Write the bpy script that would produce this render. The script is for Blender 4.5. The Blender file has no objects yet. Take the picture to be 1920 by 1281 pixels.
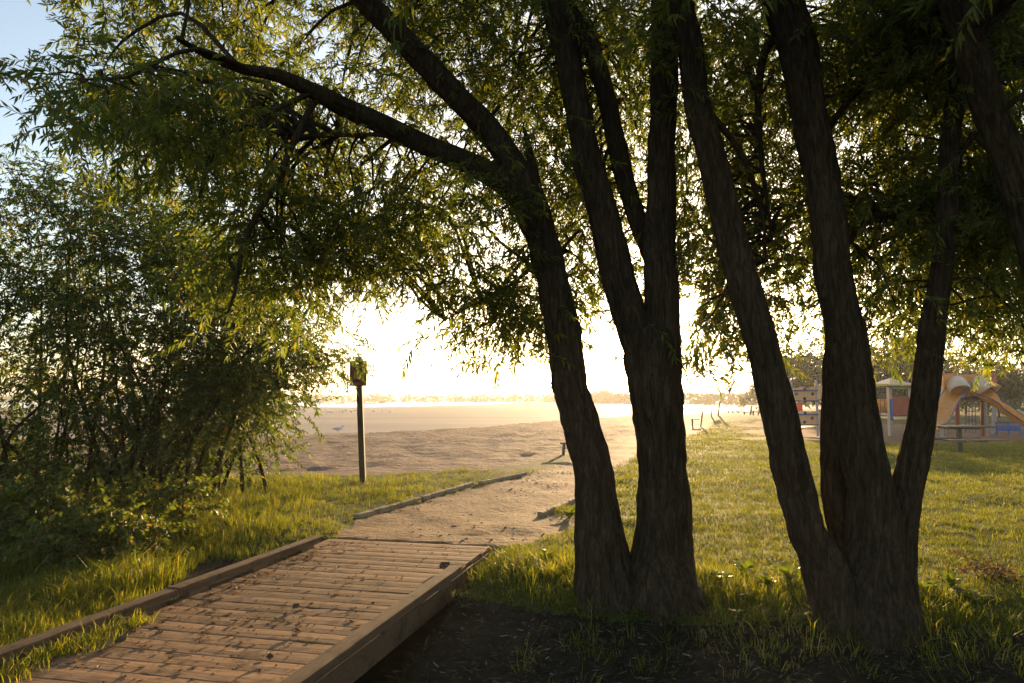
import bpy, math, random
import numpy as np
from mathutils import Vector, Matrix, noise as mnoise

# ------------------------------------------------------------------ scene, camera, light
sc = bpy.context.scene
R = math.radians
F = 1400.0                       # focal length in photo pixels (photo 1920 x 1281)
CAMZ = 1.55
PITCH = math.atan(108.0 / F)     # horizon sits 108 px under the middle of the photo
SUN_AZ, SUN_EL = R(12.95), R(6.9)

cam_d = bpy.data.cameras.new('camera')
cam = bpy.data.objects.new('camera', cam_d)
sc.collection.objects.link(cam)
cam.location = (0, 0, CAMZ)
cam.rotation_euler = (R(90) + PITCH, 0, 0)
cam_d.sensor_width = 36
cam_d.lens = F / 1920 * 36
cam_d.clip_end = 9000
sc.camera = cam

SUN_DIR = Vector((math.sin(SUN_AZ) * math.cos(SUN_EL), math.cos(SUN_AZ) * math.cos(SUN_EL), math.sin(SUN_EL)))
w = bpy.data.worlds.new('World'); sc.world = w; w.use_nodes = True
nt = w.node_tree; nt.nodes.clear()
sky = nt.nodes.new('ShaderNodeTexSky'); sky.sky_type = 'NISHITA'; sky.sun_disc = False
sky.sun_elevation = SUN_EL; sky.sun_rotation = SUN_AZ
sky.air_density = 1.0; sky.dust_density = 1.4; sky.ozone_density = 1.6; sky.altitude = 60
bg = nt.nodes.new('ShaderNodeBackground'); bg.inputs['Strength'].default_value = 0.115
out = nt.nodes.new('ShaderNodeOutputWorld')
geo = nt.nodes.new('ShaderNodeNewGeometry')
dot = nt.nodes.new('ShaderNodeVectorMath'); dot.operation = 'DOT_PRODUCT'
dot.inputs[1].default_value = -SUN_DIR
nt.links.new(geo.outputs['Incoming'], dot.inputs[0])
mr = nt.nodes.new('ShaderNodeMapRange'); mr.interpolation_type = 'SMOOTHSTEP'
mr.inputs['From Min'].default_value = math.cos(R(0.62)); mr.inputs['From Max'].default_value = math.cos(R(0.40))
nt.links.new(dot.outputs['Value'], mr.inputs['Value'])
disc = nt.nodes.new('ShaderNodeEmission'); disc.inputs['Color'].default_value = (1, .86, .6, 1)
mul = nt.nodes.new('ShaderNodeMath'); mul.operation = 'MULTIPLY'; mul.inputs[1].default_value = 40
nt.links.new(mr.outputs[0], mul.inputs[0]); nt.links.new(mul.outputs[0], disc.inputs['Strength'])
acs = nt.nodes.new('ShaderNodeMath'); acs.operation = 'ARCCOSINE'; nt.links.new(dot.outputs['Value'], acs.inputs[0])
sc1 = nt.nodes.new('ShaderNodeMath'); sc1.operation = 'MULTIPLY'; sc1.inputs[1].default_value = -1 / R(2.2); nt.links.new(acs.outputs[0], sc1.inputs[0])
ex = nt.nodes.new('ShaderNodeMath'); ex.operation = 'EXPONENT'; nt.links.new(sc1.outputs[0], ex.inputs[0])
am = nt.nodes.new('ShaderNodeMath'); am.operation = 'MULTIPLY_ADD'; am.inputs[1].default_value = 1.5; nt.links.new(ex.outputs[0], am.inputs[0])
nt.links.new(mul.outputs[0], am.inputs[2]); nt.links.new(am.outputs[0], disc.inputs['Strength'])
add = nt.nodes.new('ShaderNodeAddShader')
hs = nt.nodes.new('ShaderNodeHueSaturation'); hs.inputs['Saturation'].default_value = .8
nt.links.new(sky.outputs[0], hs.inputs['Color']); nt.links.new(hs.outputs[0], bg.inputs['Color'])
nt.links.new(bg.outputs[0], add.inputs[0]); nt.links.new(disc.outputs[0], add.inputs[1])
nt.links.new(add.outputs[0], out.inputs['Surface'])

sun_d = bpy.data.lights.new('sun', 'SUN'); sun_d.energy = 5.0; sun_d.angle = R(0.6); sun_d.color = (1, .67, .34)
sun = bpy.data.objects.new('sun', sun_d); sc.collection.objects.link(sun)
sun.rotation_euler = (-SUN_DIR).to_track_quat('-Z', 'Y').to_euler()

sc.view_settings.view_transform = 'Standard'; sc.view_settings.look = 'None'
sc.view_settings.exposure = 1.6; sc.view_settings.gamma = 1
HAZE_DENSITY, HAZE_G = 0.0004, 0.5
cy = sc.cycles
cy.use_denoising = True
try:
    cy.denoiser = 'OPENIMAGEDENOISE'
except Exception:
    pass
cy.max_bounces = 7; cy.diffuse_bounces = 3; cy.glossy_bounces = 2; cy.transmission_bounces = 4
cy.volume_bounces = 1; cy.transparent_max_bounces = 6
cy.sample_clamp_indirect = 6
cy.caustics_reflective = False; cy.caustics_refractive = False

# ------------------------------------------------------------------ helpers
rng = np.random.default_rng(11)
random.seed(5)
COL = sc.collection
cp, sp = math.cos(PITCH), math.sin(PITCH)

def ray(px, py):
    a = (px - 960.0) / F; b = (640.5 - py) / F
    return Vector((a, cp - b * sp, sp + b * cp))
def P(px, py, z=0.0):            # photo pixel -> point on the level z
    d = ray(px, py); t = (z - CAMZ) / d.z
    return Vector((d.x * t, d.y * t, z))
def A(px, py, Y):                # photo pixel -> point at the distance Y
    d = ray(px, py); t = Y / d.y
    return Vector((d.x * t, Y, CAMZ + d.z * t))

def tag(o, label=None, cat=None, group=None, kind=None):
    if label: o['label'] = label
    if cat: o['category'] = cat
    if group: o['group'] = group
    if kind: o['kind'] = kind
    return o
def thing(name, loc, label, cat, group=None):
    o = bpy.data.objects.new(name, None); COL.objects.link(o)
    o.empty_display_size = .1
    o.location = loc
    return tag(o, label, cat, group)
def link(name, me, parent=None, loc=(0, 0, 0), rot=(0, 0, 0)):
    o = bpy.data.objects.new(name, me); COL.objects.link(o)
    o.parent = parent; o.location = loc; o.rotation_euler = rot
    return o

def mesh_np(name, V, Fc, mats, midx=None, smooth=False):
    V = np.asarray(V, dtype=np.float32); Fc = np.asarray(Fc, dtype=np.int32)
    k = Fc.shape[1]
    me = bpy.data.meshes.new(name)
    me.vertices.add(len(V)); me.vertices.foreach_set('co', V.ravel())
    me.loops.add(Fc.size); me.loops.foreach_set('vertex_index', Fc.ravel())
    me.polygons.add(len(Fc))
    me.polygons.foreach_set('loop_start', np.arange(0, Fc.size, k, dtype=np.int32))
    try:
        me.polygons.foreach_set('loop_total', np.full(len(Fc), k, dtype=np.int32))
    except Exception:
        pass
    if midx is not None: me.polygons.foreach_set('material_index', np.asarray(midx, dtype=np.int32))
    me.polygons.foreach_set('use_smooth', np.full(len(Fc), bool(smooth)))
    for m in (mats if isinstance(mats, (list, tuple)) else [mats]): me.materials.append(m)
    me.update(calc_edges=True); me.validate()
    return me

def _h(ix, iy, seed):
    n = (ix.astype(np.int64) * 374761393 + iy.astype(np.int64) * 668265263 + seed * 974634777) & 0xFFFFFFFF
    n = ((n ^ (n >> 13)) * 1274126177) & 0xFFFFFFFF
    n = (n ^ (n >> 16)) & 0xFFFFFFFF
    return n / 4294967295.0
def vnoise(x, y, seed=0, perx=None):
    x = np.asarray(x, float); y = np.asarray(y, float)
    ix = np.floor(x); iy = np.floor(y); fx = x - ix; fy = y - iy
    fx = fx * fx * (3 - 2 * fx); fy = fy * fy * (3 - 2 * fy)
    i0, i1 = ix, ix + 1
    if perx: i0, i1 = np.mod(i0, perx), np.mod(i1, perx)
    a = _h(i0, iy, seed); b = _h(i1, iy, seed); c = _h(i0, iy + 1, seed); d = _h(i1, iy + 1, seed)
    return (a * (1 - fx) + b * fx) * (1 - fy) + (c * (1 - fx) + d * fx) * fy
def fbm(x, y, seed=0, octv=4):
    s = 0; a = .5
    for k in range(octv):
        s = s + a * vnoise(x * 2 ** k, y * 2 ** k, seed + k); a *= .5
    return s
def sstep(a, b, x):
    t = np.clip((np.asarray(x, float) - a) / (b - a), 0, 1)
    return t * t * (3 - 2 * t)

class MB:
    """collects solids in world space and links them as one mesh"""
    def __init__(s): s.v = []; s.f = []
    def add(s, V, Fs):
        n = len(s.v); s.v += [tuple(v) for v in V]; s.f += [tuple(i + n for i in f) for f in Fs]; return s
    def box(s, c, size, M=None):
        c = Vector(c); hx, hy, hz = [k / 2 for k in size]
        V = [Vector((x, y, z)) for x in (-hx, hx) for y in (-hy, hy) for z in (-hz, hz)]
        if M is not None: V = [M @ v for v in V]
        return s.add([v + c for v in V], [(0, 1, 3, 2), (4, 6, 7, 5), (0, 4, 5, 1), (2, 3, 7, 6), (0, 2, 6, 4), (1, 5, 7, 3)])
    def bar(s, p0, p1, wd, ht, up=Vector((0, 0, 1))):
        p0, p1 = Vector(p0), Vector(p1); d = p1 - p0; L = d.length; x = d.normalized()
        y = up.cross(x)
        y = y.normalized() if y.length > 1e-4 else Vector((0, 1, 0))
        z = x.cross(y)
        return s.box((p0 + p1) / 2, (L, wd, ht), Matrix((x, y, z)).transposed())
    def cyl(s, p0, p1, r0, r1=None, n=12, cap=True):
        p0, p1 = Vector(p0), Vector(p1); r1 = r0 if r1 is None else r1
        x = (p1 - p0).normalized(); a = x.orthogonal().normalized(); b = x.cross(a)
        V = []
        for p, r in ((p0, r0), (p1, r1)):
            V += [p + (a * math.cos(2 * math.pi * i / n) + b * math.sin(2 * math.pi * i / n)) * r for i in range(n)]
        Fs = [(i, (i + 1) % n, n + (i + 1) % n, n + i) for i in range(n)]
        if cap: Fs += [tuple(range(n - 1, -1, -1)), tuple(range(n, 2 * n))]
        return s.add(V, Fs)
    def pipe(s, pts, r, n=8):
        for a, b in zip(pts[:-1], pts[1:]): s.cyl(a, b, r, n=n)
        return s
    def prism(s, poly, th, n):           # poly: world points of a flat outline, thickened along n
        n = Vector(n).normalized() * th; k = len(poly)
        V = [Vector(p) for p in poly] + [Vector(p) + n for p in poly]
        Fs = [tuple(range(k)), tuple(range(2 * k - 1, k - 1, -1))] + [(i, k + i, k + (i + 1) % k, (i + 1) % k) for i in range(k)]
        return s.add(V, Fs)
    def build(s, name, mat, parent=None, bevel=0, smooth=False):
        o0 = Vector(parent.matrix_world.translation) if parent and parent.type != 'EMPTY' else (parent.location if parent else Vector((0, 0, 0)))
        if parent and parent.parent: o0 = parent.parent.location
        me = bpy.data.meshes.new(name)
        me.from_pydata([tuple(Vector(v) - o0) for v in s.v], [], s.f); me.materials.append(mat); me.update()
        o = link(name, me, parent)
        if smooth: me.shade_smooth()
        if bevel:
            b = o.modifiers.new('bevel', 'BEVEL'); b.width = bevel; b.segments = 2; b.limit_method = 'ANGLE'
        return o

# ------------------------------------------------------------------ materials
def newmat(name):
    m = bpy.data.materials.new(name); m.use_nodes = True
    n = m.node_tree; n.nodes.clear()
    o = n.nodes.new('ShaderNodeOutputMaterial')
    return m, n, o
def N(n, t, **kw):
    x = n.nodes.new(t)
    for k, v in kw.items(): setattr(x, k, v)
    return x
def ramp(n, fac, stops):
    r = N(n, 'ShaderNodeValToRGB'); cr = r.color_ramp
    while len(cr.elements) < len(stops): cr.elements.new(.5)
    for e, (p, c) in zip(cr.elements, stops): e.position = p; e.color = (*c, 1)
    n.links.new(fac, r.inputs[0]); return r.outputs[0]
def noise(n, vec, scale, detail=5, rough=.6, dist=0):
    t = N(n, 'ShaderNodeTexNoise'); t.inputs['Scale'].default_value = scale; t.inputs['Detail'].default_value = detail
    t.inputs['Roughness'].default_value = rough; t.inputs['Distortion'].default_value = dist
    if vec is not None: n.links.new(vec, t.inputs['Vector'])
    return t.outputs['Fac']
def mapped(n, scale, src='Object', loc=None):
    tc = N(n, 'ShaderNodeTexCoord'); mp = N(n, 'ShaderNodeMapping'); mp.inputs['Scale'].default_value = scale
    n.links.new(tc.outputs[src], mp.inputs['Vector'])
    if loc is not None: n.links.new(loc, mp.inputs['Location'])
    return mp.outputs[0]
def mixc(n, fac, a, b, mode='MIX'):
    m = N(n, 'ShaderNodeMix', data_type='RGBA', blend_type=mode)
    for sock, val in ((m.inputs[0], fac), (m.inputs[6], a), (m.inputs[7], b)):
        if hasattr(val, 'is_output'): n.links.new(val, sock)
        else: sock.default_value = val if not isinstance(val, tuple) else (*val, 1)[:4]
    return m.outputs[2]
def bump(n, h, strength, dist):
    b = N(n, 'ShaderNodeBump'); b.inputs['Strength'].default_value = strength; b.inputs['Distance'].default_value = dist
    n.links.new(h, b.inputs['Height']); return b.outputs[0]
def pbsdf(n, o, col, rough=.8, nor=None, spec=.3, metal=0):
    p = N(n, 'ShaderNodeBsdfPrincipled')
    if hasattr(col, 'is_output'): n.links.new(col, p.inputs['Base Color'])
    else: p.inputs['Base Color'].default_value = (*col, 1)
    if hasattr(rough, 'is_output'): n.links.new(rough, p.inputs['Roughness'])
    else: p.inputs['Roughness'].default_value = rough
    p.inputs['Specular IOR Level'].default_value = spec; p.inputs['Metallic'].default_value = metal
    if nor is not None: n.links.new(nor, p.inputs['Normal'])
    n.links.new(p.outputs[0], o.inputs['Surface']); return p

def surf(name, stops, scale=(1, 1, 1), ns=4, detail=6, rough=.85, bs=None, bstr=.5, bdist=.01, fine=None, spec=.04, src='Object'):
    m, n, o = newmat(name)
    v = mapped(n, scale, src)
    c = ramp(n, noise(n, v, ns, detail), stops)
    if fine:
        f = noise(n, v, fine[0], 3)
        c = mixc(n, fine[1], c, ramp(n, f, [(.3, fine[2]), (.7, fine[3])]), 'MULTIPLY')
    nor = bump(n, noise(n, v, bs, 5, .65), bstr, bdist) if bs else None
    pbsdf(n, o, c, rough, nor, spec); return m

def paint(name, col, rough=.45, wear=.25):
    m, n, o = newmat(name)
    v = mapped(n, (1, 1, 1))
    f = noise(n, v, 6, 6)
    dk = tuple(k * (1 - wear) for k in col); lt = tuple(min(1, k * (1 + wear * .4) + .01) for k in col)
    c = ramp(n, f, [(.3, dk), (.6, col), (.8, lt)])
    nor = bump(n, noise(n, v, 60, 3), .08, .003)
    pbsdf(n, o, c, rough, nor, .4); return m

def leafmat(name, dark, mid, light, odd, trans=.45, tcol=(1.6, 1.5, .6), rough=.5, spec=.35, patch=0.0):
    m, n, o = newmat(name)
    g = N(n, 'ShaderNodeNewGeometry')
    c = ramp(n, g.outputs['Random Per Island'], [(0, dark), (.45, mid), (.9, light), (.97, odd)])
    if patch:
        f = noise(n, mapped(n, (1, 1, 1)), patch, 3)
        c = mixc(n, 1.0, c, ramp(n, f, [(.3, (.6, .62, .55)), (.7, (1.35, 1.25, 1.0))]), 'MULTIPLY')
    p = N(n, 'ShaderNodeBsdfPrincipled'); n.links.new(c, p.inputs['Base Color'])
    p.inputs['Roughness'].default_value = rough; p.inputs['Specular IOR Level'].default_value = spec
    t = N(n, 'ShaderNodeBsdfTranslucent')
    tc = mixc(n, 1.0, c, tcol, 'MULTIPLY'); n.links.new(tc, t.inputs['Color'])
    mx = N(n, 'ShaderNodeMixShader'); mx.inputs[0].default_value = trans
    n.links.new(p.outputs[0], mx.inputs[1]); n.links.new(t.outputs[0], mx.inputs[2])
    n.links.new(mx.outputs[0], o.inputs['Surface']); return m

M = {}
def bark_mat(name, a, b, c):
    m, n, o = newmat(name)
    v = mapped(n, (1, 1, .16))
    v2 = mapped(n, (1, 1, .5))
    f1 = noise(n, v, 34, 8, .72, .8); f2 = noise(n, v2, 5, 4)
    col = ramp(n, f1, [(.28, a), (.5, b), (.75, c)])
    col = mixc(n, .55, col, ramp(n, f2, [(.3, (.65, .65, .6)), (.7, (1.2, 1.2, 1.1))]), 'MULTIPLY')
    nor = bump(n, f1, 1.0, .035)
    pbsdf(n, o, col, .92, nor, .12); return m
M['bark'] = bark_mat('bark', (.015, .010, .006), (.064, .043, .026), (.145, .104, .066))
M['twig'] = surf('twig_bark', [(.3, (.045, .035, .02)), (.7, (.10, .075, .045))], ns=8)
M['willow'] = leafmat('willow_leaf', (.050, .070, .018), (.082, .108, .024), (.12, .145, .030), (.19, .15, .03), .55, (2.15, 2.05, .65))
M['shrub'] = leafmat('shrub_leaf', (.030, .052, .016), (.050, .082, .020), (.080, .115, .026), (.16, .12, .03), .5, (2.3, 2.0, .6))
M['bush'] = leafmat('bush_leaf', (.035, .055, .012), (.060, .085, .016), (.10, .12, .022), (.18, .11, .025), .45, (2.0, 1.8, .5), .45, .3)
M['lawn'] = leafmat('lawn_grass', (.072, .096, .016), (.112, .134, .022), (.165, .168, .035), (.26, .21, .08), .55, (1.7, 1.65, .5), .6, .2, .9)
M['tall'] = leafmat('tall_grass', (.070, .098, .016), (.11, .14, .022), (.165, .175, .032), (.28, .22, .09), .55, (1.85, 1.7, .45), .55, .25, 1.2)
M['weed'] = leafmat('weed_leaf', (.055, .09, .018), (.085, .125, .022), (.12, .15, .028), (.22, .17, .03), .5, (1.8, 1.6, .5), .45, .35)
M['faroleaf'] = leafmat('far_leaf', (.030, .045, .018), (.050, .070, .026), (.075, .095, .034), (.10, .10, .03), .3, (1.5, 1.4, .7))
M['dead'] = leafmat('dead_leaf', (.07, .045, .025), (.13, .085, .048), (.20, .14, .08), (.30, .23, .13), .25, (1.2, 1.0, .7), .7)

M['ground'] = surf('lawn_soil', [(.3, (.050, .060, .016)), (.55, (.075, .085, .022)), (.75, (.11, .10, .035))], ns=2.2, bs=14, bstr=.8, bdist=.03,
                   fine=(30, .8, (.5, .5, .5), (1.3, 1.3, 1.2)))
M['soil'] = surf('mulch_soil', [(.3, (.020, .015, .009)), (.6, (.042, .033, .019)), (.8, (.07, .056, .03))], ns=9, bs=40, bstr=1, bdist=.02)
M['path'] = surf('dirt_path', [(.25, (.18, .118, .066)), (.55, (.27, .184, .107)), (.8, (.35, .248, .15))], ns=2.2, bs=9, bstr=.9, bdist=.05,
                 fine=(60, .6, (.7, .68, .65), (1.15, 1.15, 1.15)))
M['sand'] = surf('beach_sand', [(.25, (.17, .118, .082)), (.55, (.245, .175, .125)), (.8, (.31, .23, .17))], ns=.5, bs=3.2, bstr=1.0, bdist=.22,
                 fine=(7, .7, (.68, .66, .64), (1.15, 1.15, 1.15)))
M['wet'] = surf('damp_sand', [(.3, (.27, .215, .17)), (.6, (.33, .27, .215)), (.8, (.38, .31, .25))], scale=(.3, 1, 1), ns=.12, rough=.75, bs=1.0, bstr=.3, bdist=.05)
M['chips'] = surf('playground_wood_chips', [(.3, (.14, .075, .05)), (.6, (.22, .125, .085)), (.8, (.30, .19, .13))], ns=3, bs=25, bstr=1, bdist=.04)
M['chip'] = leafmat('bark_chip', (.022, .015, .010), (.05, .036, .024), (.10, .075, .052), (.19, .155, .12), .0, (1, 1, 1), .85, .15)

def wood_mat(name, a, b, c, dirt=(.05, .038, .026)):
    m, n, o = newmat(name)
    oi = N(n, 'ShaderNodeObjectInfo')
    cmb = N(n, 'ShaderNodeCombineXYZ')
    ml = N(n, 'ShaderNodeMath', operation='MULTIPLY'); ml.inputs[1].default_value = 37
    n.links.new(oi.outputs['Random'], ml.inputs[0])
    for k in range(3): n.links.new(ml.outputs[0], cmb.inputs[k])
    v = mapped(n, (.9, 14, 14), 'Object', cmb.outputs[0])
    v2 = mapped(n, (1, 1, 1), 'Object', cmb.outputs[0])
    g = noise(n, v, 3.2, 7, .7, .3)
    col = ramp(n, g, [(.25, a), (.5, b), (.8, c)])
    tone = ramp(n, oi.outputs['Random'], [(0, (.72, .72, .72)), (.5, (1, .98, .95)), (1, (1.22, 1.18, 1.12))])
    col = mixc(n, 1, col, tone, 'MULTIPLY')
    st = noise(n, v2, 3.5, 8, .72)
    mr = N(n, 'ShaderNodeMapRange'); mr.inputs['From Min'].default_value = .52; mr.inputs['From Max'].default_value = .68
    n.links.new(st, mr.inputs['Value'])
    col = mixc(n, mr.outputs[0], col, dirt)
    nor = bump(n, g, .8, .006)
    pbsdf(n, o, col, .85, nor, .06); return m
M['plank'] = wood_mat('weathered_plank', (.15, .088, .050), (.25, .158, .094), (.335, .225, .14))
M['rail'] = wood_mat('weathered_timber', (.095, .063, .040), (.165, .113, .074), (.24, .172, .116))
M['edging'] = wood_mat('edging_timber', (.20, .16, .11), (.32, .26, .18), (.44, .37, .27))
M['benchwood'] = wood_mat('bench_wood', (.09, .075, .06), (.14, .12, .095), (.21, .18, .15))
M['post'] = paint('green_brown_post', (.075, .072, .040), .8, .4)
M['signback'] = paint('sign_frame_paint', (.07, .065, .035), .7)
M['signred'] = paint('sign_red_paint', (.26, .07, .05), .6, .3)
M['signmark'] = paint('sign_yellow_paint', (.5, .42, .08), .6, .4)
M['signdark'] = paint('sign_dark_print', (.035, .03, .05), .6, .4)
M['orange'] = paint('orange_plastic', (.78, .30, .045), .38, .2)
M['tan'] = paint('tan_plastic', (.62, .36, .17), .45, .15)
M['cream'] = paint('cream_plastic', (.70, .52, .36), .45, .12)
M['yellow'] = paint('yellow_plastic', (.75, .45, .09), .45, .15)
M['blue'] = paint('navy_plastic', (.035, .05, .15), .45, .2)
M['brightblue'] = paint('blue_plastic', (.03, .12, .38), .45, .2)
M['red'] = paint('red_plastic', (.32, .05, .04), .5, .2)
M['green'] = paint('green_paint', (.06, .13, .05), .5, .2)
M['steel'] = paint('grey_post_paint', (.36, .33, .33), .5, .15)
M['darkmetal'] = paint('dark_metal', (.04, .045, .045), .5, .2)
M['gull'] = paint('white_feather', (.75, .75, .75), .8, .1)
M['gullgrey'] = paint('grey_feather', (.48, .48, .49), .8, .1)
M['beak'] = paint('yellow_beak', (.6, .35, .05), .6, .1)
M['stone'] = surf('pebble', [(.3, (.17, .13, .09)), (.7, (.30, .24, .18))], ns=20, src='Generated')

m, n, o = newmat('lake_water')
v = mapped(n, (.25, 1, 1))
nor = bump(n, noise(n, v, 1.2, 4), .25, .15)
pbsdf(n, o, (.16, .20, .22), .16, nor, .5); M['water'] = m

# ------------------------------------------------------------------ the ground
def curve_fn(pts, z=0.0):        # photo polyline -> world points
    return [P(x, y, z) for x, y in pts]
# limits written as the distance Y for a direction u = X / Y
def ufn(pts, z=0.0):
    W = [P(x, y, z) for x, y in pts]
    us = np.array([q.x / q.y for q in W]); ys = np.array([q.y for q in W])
    return lambda u: np.exp(np.interp(u, us, np.log(ys)))
beach_from = ufn([(-900, 900), (300, 894), (430, 893), (700, 889), (900, 881), (990, 868), (1080, 846), (1140, 832), (1200, 818), (1260, 804),
                  (1300, 797), (1340, 788), (1380, 782), (1420, 777), (1480, 772), (1560, 768), (2400, 766)])
wet_from = ufn([(-900, 826), (500, 816), (700, 807), (900, 798), (1080, 783), (1180, 777), (1300, 772), (1420, 766), (2400, 760)])
water_from = ufn([(-900, 764.5), (700, 763.5), (800, 761.5), (900, 759), (960, 756.5), (1020, 753.6), (1060, 752.0)], -.5)
def band(left, right):
    l = curve_fn(left); r = curve_fn(right)
    ly = np.array([q.y for q in l]); lx = np.array([q.x for q in l]); ry = np.array([q.y for q in r]); rx = np.array([q.x for q in r])
    return (lambda y: np.interp(y, ly, lx)), (lambda y: np.interp(y, ry, rx)), max(ly.max(), ry.max())
path_l, path_r, path_end = band(
    [(560, 1040), (632, 1004), (655, 985), (690, 968), (780, 941), (880, 915), (980, 893), (1060, 868), (1120, 850), (1190, 832), (1250, 815), (1290, 803), (1320, 795)],
    [(930, 1040), (1010, 1012), (1075, 992), (1090, 975), (1082, 955), (1090, 935), (1120, 905), (1160, 880), (1195, 858), (1240, 836), (1285, 819), (1320, 806), (1340, 797)])

# boardwalk frame: far end and direction, from its two kerb timbers
RAIL_Z = .10
l0, l1 = P(600, 1004, RAIL_Z), P(0, 1212, RAIL_Z)
r0, r1 = P(862, 1060, RAIL_Z), P(548, 1276, RAIL_Z)
DD = Vector((math.sin(R(13.7)), math.cos(R(13.7)), 0))
DN = Vector((DD.y, -DD.x, 0))
end_l, end_r = P(612, 1011, 0), P(925, 1024, 0)
def dcoord(p): p = Vector(p); return p.dot(DN), p.dot(DD)
DL = (dcoord(l0)[0] + dcoord(l1)[0]) / 2          # kerb lines, measured across the boardwalk
DR = (dcoord(r0)[0] + dcoord(r1)[0]) / 2
DEND = (dcoord(end_l)[1] + dcoord(end_r)[1]) / 2
DW = DR - DL
print('boardwalk width', DW, 'end', DEND, 'dir', DD)

T1 = P(1195, 1095); T2 = P(1610, 1140)
T1.z = T2.z = 0

def pit(x, y):
    u = x / np.maximum(y, .1)
    ua, ub = (1405 - 960) / F, 1.25
    near = 27.6 + 1.2 * np.sin(u * 9) - 6 * sstep(.42, .30, u) * 0
    return (y > near) & (y < 47) & (u > ua + .02 * np.sin(y)) & (u < ub)

def height(x, y):
    x = np.asarray(x, float); y = np.asarray(y, float)
    yy = np.maximum(y, .1); u = x / yy
    a = x * DN.x + y * DN.y; b = x * DD.x + y * DD.y
    h = .030 * (fbm(x * .7, y * .7, 3, 3) - .44)
    h = h + .30 * (fbm(x * .06, y * .06, 9, 2) - .37) * sstep(9, 30, y) * sstep(.12, .25, u)
    h = h + .028 * (fbm(x * 3.2, y * 3.2, 5, 3) - .44) + .05 * (vnoise(x * .55, y * 1.1, 15) - .5) * sstep(7, 10, y) * sstep(.05, .15, u)
    # low bank that drops towards the viewer on the right of the boardwalk
    right = sstep(DR - .1, DR + .25, a)
    h = h - .15 * right * np.clip(6.75 - (y + .16 * x), 0, 4.5)
    h = h - .10 * sstep(DL + .1, DL - .3, a) * sstep(8.2, 6.8, b)
    for t, k, rr in ((T1, .07, .75), (T2, .08, .85)):
        h = h + k * np.exp(-((x - t.x) ** 2 + (y - t.y) ** 2) / rr ** 2)
    # beach drops slowly to the water
    bb = sstep(0, .6, np.log(yy / beach_from(u)))
    h = h - (.10 * bb + .40 * sstep(30, 170, y) * sstep(0, .3, np.log(yy / beach_from(u))) * sstep(.45, .25, u))
    rough = sstep(.0, .1, np.log(yy / beach_from(u))) * sstep(.1, -.05, np.log(yy / wet_from(u)))
    h = h + rough * (.15 * (fbm(x * 1.1, y * 1.1, 21, 3) - .44) + .09 * (vnoise(x * 2.2, y * 2.2, 31) - .5))
    # grass bank beside the far path
    bk = P(1372, 793); h = h + .55 * np.exp(-((x - bk.x - 1.0) / 2.6) ** 2 - ((y - bk.y - 2) / 9.0) ** 2)
    # path is worn in, with shallow footprints
    inp = (x > path_l(y)) & (x < path_r(y)) & (y > 6) & (y < path_end)
    h = np.where(inp, h * .6 - .02 + .075 * (fbm(x * 2.2, y * 1.6, 41, 4) - .44), h)
    # under the boardwalk
    under = (a > DL - .12) & (a < DR + .12) & (b < DEND + .02)
    h = np.where(under, np.minimum(h, -.24 - .15 * np.clip(6.75 - (y + .16 * x), 0, 4.5)), h)
    nearend = (a > DL - .1) & (a < DR + .1) & (b >= DEND + .02) & (b < DEND + .8)
    h = np.where(nearend, np.minimum(h, -.015), h)
    return h

ys = [-6.0]
while ys[-1] < 3000:
    y = ys[-1]
    ys.append(y + (.5 if y < 2 else max(.055, .0145 * y) if y < 45 else .03 * y))
ys = np.array(ys)
us = np.linspace(-1.6, 1.6, 401)
GX = us[None, :] * (np.maximum(ys, 0)[:, None] + 7); GY = np.repeat(ys[:, None], len(us), 1)
GX = GX + 0; GZ = height(GX, GY)
nr, nc = GX.shape
GV = np.stack([GX, GY, GZ], -1).reshape(-1, 3)
I = np.arange(nr * nc).reshape(nr, nc)
quads = np.stack([I[:-1, :-1], I[:-1, 1:], I[1:, 1:], I[1:, :-1]], -1).reshape(-1, 4)
cx = GV[quads].mean(1)
def region(x, y):
    x = np.asarray(x, float); y = np.asarray(y, float)
    jx = x + .22 * (fbm(x * 1.6, y * 1.6, 51, 3) - .44) ; jy = y * (1 + .05 * (fbm(x * .8, y * .8, 61, 3) - .44))
    yy = np.maximum(jy, .1); u = jx / yy
    a = jx * DN.x + y * DN.y; b = jx * DD.x + y * DD.y
    r = np.zeros(x.shape, int)                                   # 0 grass
    r = np.where(y > beach_from(u) * (jy / np.maximum(y, .1)), 1, r)     # 1 rough sand
    r = np.where((yy > wet_from(u)), np.where(r == 1, 2, r), r)          # 2 damp sand
    r = np.where((y > water_from(u)) & (u < .078) & (y < 900), 3, r)     # 3 water (left open, the sheet of water lies there)
    r = np.where(pit(x, jy) & (r != 3), 4, r)                            # 4 wood chips of the playground
    r = np.where((jx > path_l(y)) & (jx < path_r(y)) & (b > DEND - .15) & (y < path_end), 5, r)   # 5 path
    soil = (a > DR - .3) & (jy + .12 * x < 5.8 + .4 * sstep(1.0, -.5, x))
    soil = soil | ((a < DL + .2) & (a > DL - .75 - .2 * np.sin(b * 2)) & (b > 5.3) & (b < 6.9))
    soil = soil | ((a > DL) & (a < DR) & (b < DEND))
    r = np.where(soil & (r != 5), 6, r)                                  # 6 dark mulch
    return r
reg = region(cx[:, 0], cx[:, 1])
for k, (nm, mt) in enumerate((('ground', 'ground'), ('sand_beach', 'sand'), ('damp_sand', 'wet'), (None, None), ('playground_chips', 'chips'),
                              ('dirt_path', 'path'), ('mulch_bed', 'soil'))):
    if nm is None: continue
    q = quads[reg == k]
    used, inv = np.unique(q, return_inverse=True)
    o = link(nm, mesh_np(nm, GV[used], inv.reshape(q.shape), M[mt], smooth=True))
    tag(o, kind='structure')
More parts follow.
